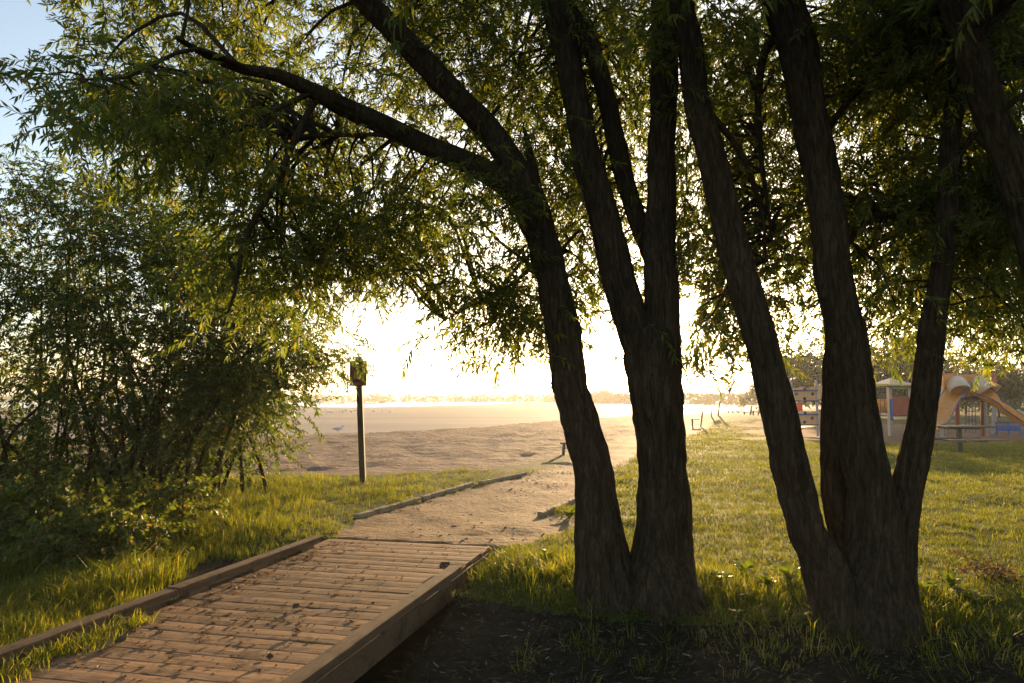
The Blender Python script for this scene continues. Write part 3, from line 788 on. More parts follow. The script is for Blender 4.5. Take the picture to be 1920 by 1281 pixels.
# ------------------------------------------------------------------ grass
def make_tuft(g, nb, r, h0, h1, wd, lean, curve, one=False):
    V, T = [], []; n0 = 0
    for i in range(nb):
        an = g.uniform(0, 6.28); rr = r * math.sqrt(g.uniform()); b = np.array([rr * math.cos(an), rr * math.sin(an), -.01])
        h = g.uniform(h0, h1); hd = an + g.normal(0, .9); d = np.array([math.cos(hd), math.sin(hd), 0]); w_ = np.array([-d[1], d[0], 0]) * wd * g.uniform(.7, 1.3)
        le = g.uniform(.3, 1) * lean
        m = b + d * le * h * .35 + np.array([0, 0, h * .6]); tp = b + d * (le * h * .35 + curve * h * g.uniform(.4, 1)) + np.array([0, 0, h * (1 - .35 * curve * g.uniform(.3, 1))])
        if one:
            V += [b - w_ / 2, b + w_ / 2, tp]; T += [(n0, n0 + 1, n0 + 2)]; n0 += 3; continue
        V += [b - w_ / 2, b + w_ / 2, m - w_ * .4, m + w_ * .4, tp]
        T += [(n0, n0 + 1, n0 + 3), (n0, n0 + 3, n0 + 2), (n0 + 2, n0 + 3, n0 + 4)]; n0 += 5
    return np.array(V), np.array(T), np.zeros(len(T), int)
g = np.random.default_rng(8)
LAWN = [make_tuft(g, 11, .085, .022, .055, .0065, .7, .6, True) for _ in range(5)]
LAWNFAR = [make_tuft(g, 14, .18, .022, .055, .009, .7, .6, True) for _ in range(5)]
TALL = [make_tuft(g, 9, .07, .12, .30, .0065, .6, .8) for _ in range(6)]
MIDG = [make_tuft(g, 10, .09, .06, .16, .007, .7, .7) for _ in range(6)]

def sample_ground(n, X0, X1, Ya, Yb, g, logy=False):
    y = np.exp(g.uniform(math.log(Ya), math.log(Yb), n)) if logy else g.uniform(Ya, Yb, n)
    x = g.uniform(X0, X1, n) if not callable(X0) else X0(y) + g.uniform(0, 1, n) * (X1(y) - X0(y))
    return x, y
def scatter(name, variants, x, y, s, mat, label, cat, g, tilt=.15):
    z = height(x, y)
    Rm = rots(g.uniform(0, 6.28, len(x)), g.normal(0, tilt, len(x)), g.normal(0, tilt, len(x)))
    V, T, Mi = instantiate(variants, np.stack([x, y, z], -1), Rm, s, g=g)
    o = link(name, mesh_np(name, V, T, mat)); tag(o, label, cat, kind='stuff'); print(name, len(x), 'tris', len(T)); return o
gg = np.random.default_rng(77)
def keep(x, y, regs): return np.isin(region(x, y), regs)
# mown lawn: right of the path
x, y = sample_ground(46000, lambda y: np.where(y > 7.6, np.where(y < path_end, path_r(np.minimum(y, path_end)), .2 * y), (DR - DN.y * y) / DN.x + .1) - .05, lambda y: .80 * y + .5, 4.4, 46, gg, True)
k = keep(x, y, [0]); x, y = x[k], y[k]
near = gg.random(len(x)) < sstep(17, 9, y)
s_ = gg.uniform(.7, 1.3, len(x)) * np.clip((y / 9.0) ** .35, .85, 1.6)
scatter('lawn_grass', LAWN, x[near], y[near], s_[near], M['lawn'], 'short sunlit lawn grass around the willows', 'grass', gg)
scatter('lawn_grass', LAWNFAR, x[~near], y[~near], s_[~near], M['lawn'], 'mown lawn stretching to the playground', 'grass', gg)
def tallz_(x, y): return sstep(-2.3, -3.8, x + .12 * (y - 9))
# verge left of the path, longer grass
x, y = sample_ground(17000, lambda y: -.85 * y, lambda y: np.where(y > DEND, path_l(y), (DL - DN.y * y) / DN.x) + .15, 3.6, 16.5, gg)
a = x * DN.x + y * DN.y; b = x * DD.x + y * DD.y
k = keep(x, y, [0]) & ~((a > DL - .10) & (b < DEND + .05)); x, y = x[k], y[k]
hz = (.25 + 1.5 * fbm(x * .9, y * .9, 91, 3)) * (.7 + .3 * tallz_(x, y))
tallz = sstep(-2.3, -3.8, x + .12 * (y - 9)) 
pick = gg.random(len(x)) < .15 + .65 * tallz
scatter('tall_grass', TALL, x[pick], y[pick], (hz * gg.uniform(.5, 1.1, len(x)))[pick], M['tall'], 'long arching grass along the thicket and the left kerb', 'grass', gg)
scatter('verge_grass', MIDG, x[~pick], y[~pick], (hz * gg.uniform(.5, 1.1, len(x)))[~pick], M['tall'], 'ragged green verge grass between the path and the beach', 'grass', gg)
# rough grass round the willow feet and along the path edges
xs, ys_ = [], []
for t, n_, r_ in ((T1, 420, .85), (T2, 460, .95)):
    an = gg.uniform(0, 6.28, n_); rr = r_ * np.sqrt(gg.uniform(.12, 1, n_)) 
    xs.append(t.x + rr * np.cos(an) * 1.15); ys_.append(t.y + rr * np.sin(an) * .75)
xx_ = gg.uniform(0, 4.6, 420); xs.append(xx_); ys_.append(5.75 - .12 * xx_ - np.abs(gg.normal(0, .45, 420)))
q = P(1045, 962); xs.append(gg.normal(q.x, .22, 90)); ys_.append(gg.normal(q.y + .1, .22, 90))
q = P(985, 1062); xs.append(gg.normal(q.x, .35, 420)); ys_.append(gg.normal(q.y, .28, 420))
x = np.concatenate(xs); y = np.concatenate(ys_)
k = keep(x, y, [0, 5]) | (gg.random(len(x)) < .5); a = x * DN.x + y * DN.y; k &= (a > DR + .1)
x, y = x[k], y[k]
scatter('tree_foot_grass', MIDG + TALL[:1], x, y, gg.uniform(.4, .95, len(x)), M['tall'], 'rough grass growing round the feet of the willows', 'grass', gg, .3)

# loose bits: bark chips on the mulch, litter on the boards, stones on the path
CH = []
g = np.random.default_rng(18)
for k in range(5):
    l_, w_, h_ = g.uniform(.02, .07), g.uniform(.004, .012), g.uniform(.002, .006)
    v = np.array([(-l_, -w_, 0), (l_, -w_ * .6, h_ * .5), (l_ * .9, w_ * .6, 0), (-l_ * .9, w_, h_), (0, 0, h_ * 2.2)])
    CH.append((v * .5, np.array([(0, 1, 4), (1, 2, 4), (2, 3, 4), (3, 0, 4)]), np.zeros(4, int)))
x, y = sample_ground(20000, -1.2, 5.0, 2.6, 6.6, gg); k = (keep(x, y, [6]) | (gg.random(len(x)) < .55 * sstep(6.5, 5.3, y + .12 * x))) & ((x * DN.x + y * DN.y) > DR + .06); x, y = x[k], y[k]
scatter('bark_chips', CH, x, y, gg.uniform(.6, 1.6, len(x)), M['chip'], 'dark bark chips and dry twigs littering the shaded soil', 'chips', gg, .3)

# ------------------------------------------------------------------ boardwalk
PITCHW = .182
ob = DD * DEND
bw_o = DN * ((DL + DR) / 2) + DD * DEND
board = thing('boardwalk', (bw_o.x, bw_o.y, -.2), 'weathered plank boardwalk with low kerb timbers leading to the dirt path', 'boardwalk')
rotz = math.atan2(DN.y, DN.x)
def plank_mesh(L, Wd, H, seed, nx=26, rough=.004, mat='plank'):
    g = np.random.default_rng(seed)
    xs_ = np.linspace(-L / 2, L / 2, nx)
    prof = [(-Wd / 2, -H), (-Wd / 2, -.006), (-Wd / 2 + .006, 0), (0, .0015), (Wd / 2 - .006, 0), (Wd / 2, -.006), (Wd / 2, -H)]
    V = []
    e1 = g.normal(0, rough, nx); e2 = g.normal(0, rough, nx); cup = g.normal(0, rough * .4, nx)
    for i, xx in enumerate(xs_):
        for j, (yy, zz) in enumerate(prof):
            dy = e1[i] * .5 if j < 3 else (e2[i] * .5 if j > 3 else 0)
            dz = (-abs(e1[i]) if j in (1, 2) else -abs(e2[i]) if j in (4, 5) else cup[i]) if 0 < j < 6 else 0
            V.append((xx, yy + dy, zz + dz))
    k = len(prof); Q = []
    for i in range(nx - 1):
        for j in range(k):
            a, b = i * k + j, i * k + (j + 1) % k
            Q.append((a, a + k, b + k, b))
    me = bpy.data.meshes.new('plank'); me.from_pydata(V, [], Q + [tuple(range(k)), tuple(range((nx - 1) * k + k - 1, (nx - 1) * k - 1, -1))])
    me.materials.append(M[mat]); me.update(); return me
LP = DW - .06
PL = [plank_mesh(LP, PITCHW - .006, .038, s, rough=.0014) for s in range(7)]
npl = int((DEND - .6) / PITCHW)
rp = random.Random(4)
for i in range(npl):
    o = link('plank', PL[rp.randrange(7)], board, (0, 0, 0))
    off = DD * (-(i + .5) * PITCHW)
    skew = .035 * min(1, i / 14)
    ja = -.05 + rp.uniform(-.015, .015)
    o.location = (off.x + DN.x * ja, off.y + DN.y * ja, .2 + rp.uniform(-.002, .002))
    o.rotation_euler = (rp.uniform(-.006, .006), rp.uniform(-.0015, .0015), rotz + rp.uniform(-.006, .006) + (math.pi if rp.random() < .5 else 0))
def kerb(side_a, b0, b1, lens, label=None):
    """kerb timbers on spacer blocks along one side, from b0 (far) to b1 (near)"""
    b = b0; i = 0
    while b > b1 + .3:
        L = min(lens[i % len(lens)], b - b1)
        c = DN * side_a + DD * (b - L / 2)
        o = link('kerb_timber', plank_mesh(L - .012, .105, .062, 50 + i + int(side_a * 10), 24, .0012, 'rail'), board,
                 (c.x - bw_o.x, c.y - bw_o.y, .2 + .10 + rp.uniform(-.004, .004)), (0, rp.uniform(-.004, .004), math.atan2(DD.y, DD.x) + rp.uniform(-.006, .006)))
        for s in (.12, .5, .88):
            cc = DN * side_a + DD * (b - L * s)
            m_ = MB(); m_.box((cc.x, cc.y, .0175), (.24, .085, .041), Matrix.Rotation(math.atan2(DD.y, DD.x), 3, 'Z'))
            m_.build('spacer_block', M['rail'], board, .004)
        b -= L; i += 1
kerb(DL + .02, dcoord(l0)[1], .8, (2.3, 1.9, 2.4))
kerb(DR - .02, dcoord(r0)[1], .8, (3.05, 2.4, 2.4))
for side_a in (DL + .05, DR - .09, (DL + DR) / 2):
    p0 = DN * side_a + DD * (DEND - .03); p1 = DN * side_a + DD * .7
    m_ = MB(); m_.bar((p0.x, p0.y, -.125), (p1.x, p1.y, -.125), .06, .17); m_.build('joist', M['rail'], board)

# litter on the boards
g = np.random.default_rng(66)
LIT = []
for k in range(6):
    v, t = leaf_geo((1, 0, .2), (0, 1, .3), g.uniform(.03, .06), g.uniform(.008, .02), .5, .2); LIT.append((v, t, np.zeros(len(t), int)))
for k in range(4):
    l_ = g.uniform(.04, .11); v = np.array([(0, -.0018, 0), (l_, 0, .01), (0, .0018, 0), (l_ * .5, .0, .006)]); LIT.append((v, np.array([(0, 1, 3), (1, 2, 3), (0, 3, 2)]), np.zeros(3, int)))
aa = np.concatenate([g.uniform(DL + .1, DR - .1, 380), DL + .12 + np.abs(g.normal(0, .14, 420)), g.normal(DL + .9, .45, 260)])
bb = np.concatenate([g.uniform(2.5, DEND - .1, 380), g.uniform(2.5, DEND - .1, 420), g.normal(4.4, .5, 260)])
k = (aa < DR - .1) & (aa > DL + .06); aa, bb = aa[k], bb[k]
pos = np.stack([aa * DN.x + bb * DD.x, aa * DN.y + bb * DD.y, np.full(len(aa), .006)], -1)
V, T, Mi = instantiate(LIT, pos, rots(g.uniform(0, 6.28, len(aa)), g.normal(0, .15, len(aa)), g.normal(0, .4, len(aa))), g.uniform(.6, 1.3, len(aa)), g=g)
o = link('leaf_litter', mesh_np('leaf_litter', V, T, M['dead'])); tag(o, 'dry leaf and twig litter scattered over the boardwalk', 'litter', kind='stuff')
# weeds coming up between the left kerb and the boards in front
n_ = 240
aa = DL + .10 + np.abs(g.normal(0, .10, n_)) ; bb = g.uniform(2.6, 4.6, n_)
pos = np.stack([aa * DN.x + bb * DD.x, aa * DN.y + bb * DD.y, np.full(n_, .003)], -1)
V, T, Mi = instantiate(MIDG, pos, rots(g.uniform(0, 6.28, n_), g.normal(0, .3, n_), g.normal(0, .3, n_)), g.uniform(.35, .8, n_), g=g)
o = link('kerb_grass', mesh_np('kerb_grass', V, T, M['tall'])); tag(o, 'grass and weeds sprouting on the boards inside the left kerb', 'grass', kind='stuff')

def curled_leaf(px, py, size, rz, label, mat='dead', lift=.02):
    q = P(px, py, .012); t = MB(); size *= .8
    nU, nV = 7, 5
    V = []; Q = []
    for i in range(nU):
        for j in range(nV):
            s = i / (nU - 1); tt = (j / (nV - 1) - .5) * 2
            wd = math.sin(math.pi * min(1, s * .96 + .03)) ** .8 * .42
            xx = (s - .5) * size; yy = tt * wd * size; zz = size * (.18 * tt * tt + .30 * (s - .4) ** 2 + .05 * math.sin(9 * s + 4 * tt))
            V.append((xx, yy, zz))
    for i in range(nU - 1):
        for j in range(nV - 1): Q.append((i * nV + j, (i + 1) * nV + j, (i + 1) * nV + j + 1, i * nV + j + 1))
    me = bpy.data.meshes.new('fallen_leaf'); me.from_pydata(V, [], Q); me.materials.append(M[mat]); me.shade_smooth(); me.update()
    o = link('fallen_leaf', me, None, (q.x, q.y, lift), (R(25), R(-10), rz)); so = o.modifiers.new('thick', 'SOLIDIFY'); so.thickness = .0012
    return tag(o, label, 'leaf', 'fallen leaves on the boardwalk')
curled_leaf(834, 1066, .13, .5, 'large curled brown leaf lying against the far end of the right kerb', lift=.030)
curled_leaf(574, 1046, .075, 2.0, 'dark fallen leaf near the far end of the left kerb')
curled_leaf(555, 1140, .075, .9, 'small dark leaf in the middle of the boards')
curled_leaf(557, 1184, .07, 2.6, 'upright dry leaf casting a long shadow on the nearer boards', lift=.02)
curled_leaf(282, 1154, .07, 1.2, 'pale dry leaf beside the middle of the left kerb')
curled_leaf(228, 1204, .09, .3, 'pale dry leaf on the boards near the weeds at the left kerb')
curled_leaf(503, 1235, .08, 1.9, 'dark dry leaf on the nearest boards, left of the right kerb')

# ------------------------------------------------------------------ path edging timbers
def edging(a, b, label, h=.075, wd=.085):
    p0 = P(*a); p1 = P(*b); c = (p0 + p1) / 2; L = (p1 - p0).length; an = math.atan2(p1.y - p0.y, p1.x - p0.x)
    z = .055
    o = link('edging_timber', plank_mesh(L, wd, .14, int(a[0]), 30, .007, 'edging'), None, (c.x, c.y, z), (0, 0, an))
    return tag(o, label, 'timber', 'timbers edging the dirt path')
edging((668, 972), (786, 938), 'weathered edging timber on the left of the path, nearest the boardwalk')
edging((790, 937), (884, 910), 'weathered edging timber on the left of the path, behind the first one')
edging((900, 908), (985, 890), 'edging timber half sunk in grass, farthest on the left of the path', wd=.07)
edging((1013, 968), (1085, 936), 'thick edging timber right of the path beside the forked willow')
# stones and clods on the path
g = np.random.default_rng(5)
ST = []
for k in range(5):
    v = np.array([(1, 0, 0), (0, 1, 0), (-1, 0, 0), (0, -1, 0), (0, 0, .6), (0, 0, -.4)]) * g.uniform(.6, 1.2, (6, 3)) * .018
    ST.append((v, np.array([(0, 1, 4), (1, 2, 4), (2, 3, 4), (3, 0, 4), (1, 0, 5), (2, 1, 5), (3, 2, 5), (0, 3, 5)]), np.zeros(8, int)))
x, y = sample_ground(800, lambda y: path_l(y), lambda y: path_r(y), 8, 20, gg)
k = keep(x, y, [5]) & (fbm(x * 1.3, y * 1.3, 77, 3) > .44); x, y = x[k], y[k]
scatter('path_stones', ST, x, y, gg.uniform(.4, 1.5, len(x)), M['stone'], 'small stones and clods strewn on the dirt path', 'stones', gg)

# ------------------------------------------------------------------ weeds and low plants
WL = []
g = np.random.default_rng(40)
def weed_leaf_mesh(seed, L, W, slim):
    g = np.random.default_rng(seed); V, Q = [], []
    nU, nV = 8, 5
    for i in range(nU):
        s = i / (nU - 1)
        wd = (math.sin(math.pi * (s ** .8)) ** .75 * .5 if 0 < s < 1 else .02) * W
        if slim and s < .25: wd *= .35
        cx_, cz_ = L * (s * .82), L * (.75 * s - .55 * s * s)
        for j in range(nV):
            t = (j / (nV - 1) - .5) * 2
            V.append((cx_, t * wd, cz_ + wd * .35 * abs(t) + .05 * W * math.sin(11 * s + 3 * t)))
    for i in range(nU - 1):
        for j in range(nV - 1): Q.append((i * nV + j, (i + 1) * nV + j, (i + 1) * nV + j + 1, i * nV + j + 1))
    me = bpy.data.meshes.new('weed_leaf'); me.from_pydata(V, [], Q); me.shade_smooth(); me.materials.append(M['weed']); me.update(); return me
WL = [weed_leaf_mesh(s, 1, .28 + .05 * s, s % 2) for s in range(4)]
rw = random.Random(9)
def weed(px, py, size, nl, label, name='broad_leaf_weed', upright=.5, z=None):
    q = P(px, py); zz = float(height(q.x, q.y)); q = P(px, py, zz)
    t = thing(name, (q.x, q.y, zz), label, 'weed', 'broad-leaved weeds in the grass')
    for i in range(nl):
        o = link('leaf', WL[rw.randrange(4)], t, (rw.uniform(-.02, .02), rw.uniform(-.02, .02), -.005), (rw.uniform(-.3, .3), -upright * rw.uniform(.2, 1.1), i * 6.283 / nl + rw.uniform(-.4, .4)))
        s = size * rw.uniform(.65, 1.15); o.scale = (s, s, s)
    return t
for a in ((905, 1062, .16, 7, 'bright yellow-green weed at the corner of the boardwalk end'),
          (1022, 1052, .20, 8, 'spreading weed in the sunlit grass left of the forked willow'),
          (1068, 970, .24, 9, 'leafy weed beside the thick edging timber right of the path'),
          (1480, 1090, .26, 8, 'tall glowing yellow weed against the left foot of the large willow'),
          (1440, 1100, .20, 7, 'yellow-green weed in the grass between the two willow bases, nearest the large one'),
          (1395, 1072, .17, 7, 'weed standing midway between the two willow bases'),
          (1345, 1090, .16, 6, 'low weed near the right foot of the forked willow'),
          (1420, 1160, .17, 5, 'weed with long blades in the shade between the willow bases'),
          (1735, 1110, .18, 7, 'weed at the right foot of the large willow'),
          (1785, 1100, .20, 8, 'tall leafy weed in the sun right of the large willow'),
          (1830, 1130, .16, 7, 'low weed at the shadow edge right of the large willow'),
          (1100, 1150, .15, 5, 'lone weed on the shaded mulch under the forked willow'),
          (1430, 1215, .15, 5, 'small weed in the deep shade below the two willows'),
          (60, 1235, .13, 6, 'broad-leaved weed growing over the left kerb of the boardwalk'),
          (215, 1040, .20, 7, 'weed at the edge of the low glossy bush'),
          (480, 975, .22, 8, 'weed in the sunlit verge behind the left kerb'),
          (560, 990, .16, 7, 'weed beside the far end of the left kerb')):
    weed(*a)
q = P(1872, 1085); zz = float(height(q.x, q.y))
dw = thing('withered_weed', (q.x, q.y, zz), 'withered brown weed heap in the grass at the right edge', 'weed')
g = np.random.default_rng(71)
DT = [make_twig(g, .22, 10, .05, .024, g.uniform(-.2, .6), 1.0, 4, .003) for _ in range(3)]
n_ = 26; pos = np.stack([g.normal(0, .16, n_), g.normal(0, .10, n_), np.abs(g.normal(.04, .05, n_))], -1)
V, T, Mi = instantiate(DT, pos, rots(g.uniform(0, 6.28, n_), g.normal(-.4, .5, n_), g.normal(0, .6, n_)), g.uniform(.7, 1.2, n_), g=g)
link('dry_foliage', mesh_np('dry_foliage', V, T, [M['dead'], M['twig']], Mi), dw)['kind'] = 'stuff'
for k in range(5):
    an = g.uniform(0, 6.28); part_tube('stem', [(q.x, q.y, zz - .02, .004), (q.x + .1 * math.cos(an), q.y + .1 * math.sin(an), zz + .12, .003), (q.x + .22 * math.cos(an), q.y + .2 * math.sin(an), zz + .24, .0015)], M['twig'], dw, 5, .06)

# ------------------------------------------------------------------ sign on its post
s0 = P(681, 905); sz = float(height(s0.x, s0.y)); Ys = s0.y
sg = thing('notice_sign', (s0.x, s0.y, sz), 'red notice board on a tall thin post at the beach edge', 'sign')
top = A(672, 669, Ys); wp = 10.5 * Ys / F
m_ = MB(); m_.bar((s0.x, s0.y, sz - .1), (top.x, top.y, top.z), wp, wp, Vector((0, 1, 0))); m_.build('post', M['post'], sg, .006)
c0 = A(673, 700.5, Ys); pw, ph = 32 * Ys / F, 47 * Ys / F
fy = Ys - wp / 2 - .012
m_ = MB(); m_.box((c0.x, fy, c0.z), (pw, .02, ph)); pan = m_.build('panel', M['signback'], sg, .003)
m_ = MB(); m_.box((c0.x, fy - .0115, c0.z), (pw - .03, .003, ph - .03)); m_.build('red_face', M['signred'], pan)
rr = random.Random(3)
m_ = MB(); m_.box((c0.x - .02, fy - .0145, c0.z - .135), (.11, .002, .035)); m_.build('dark_print', M['signdark'], pan)
m_ = MB(); m_.box((c0.x + .03, fy - .0145, c0.z + .10), (.13, .002, .05)); m_.build('dark_print', M['signdark'], pan)
m_ = MB(); m_.box((c0.x + .02, fy - .0145, c0.z - .02), (pw * .62, .002, .13)); m_.build('yellow_patch', M['signmark'], pan)  # plain yellow block across the middle of the face
for s in (-1, 1):
    m_ = MB(); m_.cyl((c0.x, fy - .010, c0.z + s * ph * .42), (c0.x, fy - .018, c0.z + s * ph * .42), .010, n=8); m_.build('bolt', M['steel'], pan)

# ------------------------------------------------------------------ benches, picnic table
q = P(1800, 849); z0 = float(height(q.x, q.y)); YT = q.y
pt = thing('picnic_table', (q.x, q.y, z0), 'single-post picnic table with wide bench boards standing on the lawn before the slides', 'picnic table')
tz = z0 + .76; x0, x1 = A(1754, 800, YT).x, A(1852, 800, YT).x
for k in range(5):
    m_ = MB(); m_.box(((x0 + x1) / 2, YT - .34 + k * .17, tz), (x1 - x0 + rr.uniform(-.03, .03), .155, .045)); m_.build('table_board', M['benchwood'], pt, .005)
for s in (-1, 1):
    for k in range(2):
        m_ = MB(); m_.box(((x0 + x1) / 2 + s * .05, YT + s * .72 + (k - .5) * .15, z0 + .40), (x1 - x0 + .15, .14, .045)); m_.build('seat_board', M['benchwood'], pt, .005)
m_ = MB(); m_.box((q.x, YT, z0 + .36), (.11, .11, .78)); m_.build('post', M['darkmetal'], pt, .006)
for xx in (-.3, .3):
    m_ = MB(); m_.bar((q.x + xx, YT - .78, z0 + .36), (q.x + xx, YT + .78, z0 + .36), .05, .05); m_.bar((q.x, YT, z0 + .36), (q.x + xx, YT, z0 + .36), .05, .045); m_.build('seat_arm', M['darkmetal'], pt)
m_ = MB(); m_.box((q.x, YT, tz - .045), (.9, .6, .04)); m_.build('top_bracket', M['darkmetal'], pt)

q = P(1082, 853); z0 = float(height(q.x, q.y)); 
bn = thing('low_bench', (q.x, q.y, z0), 'low backless wooden bench by the beach edge, half hidden by the forked willow', 'bench')
xb0 = A(1051, 840, q.y).x; xb1 = xb0 + 1.1
for k in range(2):
    m_ = MB(); m_.box(((xb0 + xb1) / 2, q.y + (k - .5) * .17, z0 + .33), (xb1 - xb0, .155, .05)); m_.build('seat_board', M['benchwood'], bn, .005)
for s in (0, 1):
    xx = xb0 + .10 + s * (xb1 - xb0 - .2)
    for dy in (-.1, .1):
        m_ = MB(); m_.bar((xx + (.03 if s else -.03), q.y + dy * 1.3, z0 - .05), (xx, q.y + dy, z0 + .305), .06, .06, Vector((0, 1, 0))); m_.build('leg', M['benchwood'], bn)

def park_bench(px, py, label, ang=-.25, s=1.0):
    q = P(px, py); z = float(height(q.x, q.y)); d = math.hypot(q.x, q.y)
    t = thing('park_bench', (q.x, q.y, z), label, 'bench', 'park benches facing the beach')
    Rm = Matrix.Rotation(ang, 3, 'Z')
    def W(x, y, zz): return Vector((q.x, q.y, z)) + Rm @ Vector((x * s, y * s, zz * s))
    for k in range(3):
        m_ = MB(); m_.bar(W(-.22 + k * .16, -.75, .45), W(-.22 + k * .16, .75, .45), .14, .045); m_.build('seat_slat', M['benchwood'], t)
    for k in range(3):
        m_ = MB(); m_.bar(W(.28 + k * .04, -.75, .60 + k * .16), W(.28 + k * .04, .75, .60 + k * .16), .045, .13); m_.build('back_slat', M['benchwood'], t)
    for y in (-.6, .6):
        m_ = MB(); m_.bar(W(-.22, y, -.05), W(-.22, y, .43), .06, .06); m_.build('leg', M['darkmetal'], t)
        m_ = MB(); m_.bar(W(.22, y, -.05), W(.38, y, .98), .06, .05, Vector((0, 1, 0))); m_.build('back_leg', M['darkmetal'], t)
park_bench(1306, 800, 'nearest park bench beside the far path, left of the leaning willow stem')
park_bench(1340, 790.5, 'second park bench along the far path, alone on the sand edge')
park_bench(1401, 783.5, 'third park bench along the bank, tiny and hazy')
park_bench(1417, 779.5, 'farthest park bench, tiny, touching the leaning willow stem')

# ------------------------------------------------------------------ playground
PY = 32.0
def pz(px, py, dy=0): return A(px, py, PY + dy)
def ground_at(v): return float(height(v.x, v.y))
def post(px, ptop, parent, mat='steel', dy=0, r=.055):
    b = pz(px, 815, dy); tp = pz(px, ptop, dy)
    m_ = MB(); m_.cyl((b.x, b.y, ground_at(b) - .1), (b.x, b.y, tp.z), r, n=14); m_.cyl((b.x, b.y, tp.z), (b.x, b.y, tp.z + .03), r * 1.08, r * .5, n=14)
    return m_.build('post', M[mat], parent, smooth=False)
b_ = pz(1510, 815)
cw = thing('climbing_wall', (b_.x, b_.y, ground_at(b_)), 'tan climbing wall panels with blue rails and dark holds between grey posts', 'climbing wall')
for xx, dy in ((1486, 0), (1533.5, 0), (1588, .9)): post(xx, 713, cw, 'steel', dy)
def wavy_panel(xa, xb, yt, yb, dya, dyb, holds, parent, wave=True):
    pts = []; n_ = 15
    for i in range(n_ + 1):
        s = i / n_; yy = yt + (1.6 * math.sin(s * math.pi * 4) if wave else 0)
        pts.append(pz(xa + (xb - xa) * s, yy, dya + (dyb - dya) * s))
    for i in range(n_, -1, -1):
        s = i / n_; pts.append(pz(xa + (xb - xa) * s, yb, dya + (dyb - dya) * s))
    m_ = MB(); m_.prism(pts, .04, (0, 1, 0)); pn = m_.build('panel', M['tan'], parent)
    for hx, hy in holds:
        s = (hx - xa) / (xb - xa); c = pz(hx, hy, dya + (dyb - dya) * s)
        m_ = MB(); m_.cyl((c.x, c.y - .06, c.z), (c.x, c.y, c.z), .035, .075, n=10); m_.build('hold', M['darkmetal'], pn)
wavy_panel(1488, 1532, 727, 751, 0, 0, ((1509, 730), (1493, 738.5), (1524, 738.5), (1509, 747.5)), cw)
wavy_panel(1488, 1532, 772, 797, 0, 0, ((1510, 774.5), (1496, 784), (1523, 784), (1509, 791.5)), cw)
wavy_panel(1535, 1587, 722, 749, .05, .9, ((1544, 743), (1565, 730)), cw, False)
wavy_panel(1535, 1587, 768, 794, .05, .9, ((1543, 789), (1565, 778)), cw, False)
for yy in (732.5, 752, 777.5, 797):
    a, b = pz(1486, yy, -.02), pz(1533.5, yy, -.02)
    m_ = MB(); m_.bar((a.x, a.y - .03, a.z), (b.x, b.y - .03, b.z), .05, .055); m_.build('rail', M['blue'], cw)
a, b = pz(1490, 763, 2.2), pz(1503, 763, 2.2)
m_ = MB(); m_.box(((a.x + b.x) / 2, a.y, a.z), (b.x - a.x, .3, .36)); m_.build('red_box', M['red'], cw, .02)
m_ = MB(); m_.prism([pz(1497, 803, .3), pz(1530, 799, .3), pz(1505, 806, .3)], 1.2, (0, 1, 0)); m_.build('ramp', M['yellow'], cw)

b_ = pz(1690, 815)
tw_ = thing('play_tower', (b_.x, b_.y, ground_at(b_)), 'play tower with peaked tan roofs, red slatted wall and orange tunnel behind the large willow', 'play tower')
post(1635, 690, tw_); post(1604, 690, tw_, dy=.2); post(1604, 690, tw_, dy=1.6)
for xx, dy in ((1667.5, -.1), (1672.5, .1), (1709, .1), (1672, 1.4), (1709, 1.4)): post(xx, 727, tw_, 'cream' if xx == 1667.5 else 'steel', dy, .05)
def hip_roof(xa, xb, ye, yt, parent, mat, trim, dya=-.2, dyb=1.7):
    a, b, c, d = pz(xa, ye, dya), pz(xb, ye, dya), pz(xb, ye, dya), pz(xa, ye, dya)
    wy = dyb - dya; c = Vector((b.x, b.y + wy, b.z)); d = Vector((a.x, a.y + wy, a.z))
    ap = (a + b + c + d) / 4; ap.z = pz((xa + xb) / 2, yt, dya).z
    e = Vector((0, 0, -.05))
    m_ = MB(); m_.add([a, b, c, d, ap, a + e, b + e, c + e, d + e], [(0, 1, 4), (1, 2, 4), (2, 3, 4), (3, 0, 4), (0, 5, 6, 1), (1, 6, 7, 2), (2, 7, 8, 3), (3, 8, 5, 0), (8, 7, 6, 5)])
    rf = m_.build('roof', M[mat], parent)
    m_ = MB()
    z_ = Vector((0, 0, -.09))
    for p, q_ in ((a, b), (b, c), (c, d), (d, a)): m_.bar(p + z_, q_ + z_, .05, .08)
    m_.build('trim', M[trim], rf)
hip_roof(1667, 1716, 721, 707.5, tw_, 'tan', 'green')
hip_roof(1594, 1645, 683.5, 671, tw_, 'tan', 'blue')
a, b = pz(1640, 722), pz(1668, 722); m_ = MB(); m_.bar(a, b, .08, .10); m_.build('overhead_beam', M['yellow'], tw_)
a, b = pz(1640, 724.5), pz(1668, 724.5); m_ = MB(); m_.bar((a.x, a.y + .02, a.z), (b.x, b.y + .02, b.z), .06, .06); m_.build('overhead_beam', M['green'], tw_)
a, b = pz(1673, 728), pz(1709, 728); m_ = MB(); m_.bar(a, b, .06, .06); m_.build('eave_bar', M['steel'], tw_)
a, b = pz(1622, 762, .5), pz(1667, 762, .5); m_ = MB(); m_.cyl(a, b, .31, n=28); tn = m_.build('tunnel', M['orange'], tw_, smooth=False)
for s in (0, 1):
    c = a.lerp(b, s); m_ = MB(); m_.cyl((c.x - .03, c.y, c.z), (c.x + .03, c.y, c.z), .36, n=28); m_.build('tunnel_ring', M['orange'], tn)
m_ = MB(); c = pz(1670.5, 768); m_.box((c.x, c.y - .05, c.z), (.10, .05, .9)); m_.build('blue_panel', M['brightblue'], tw_)
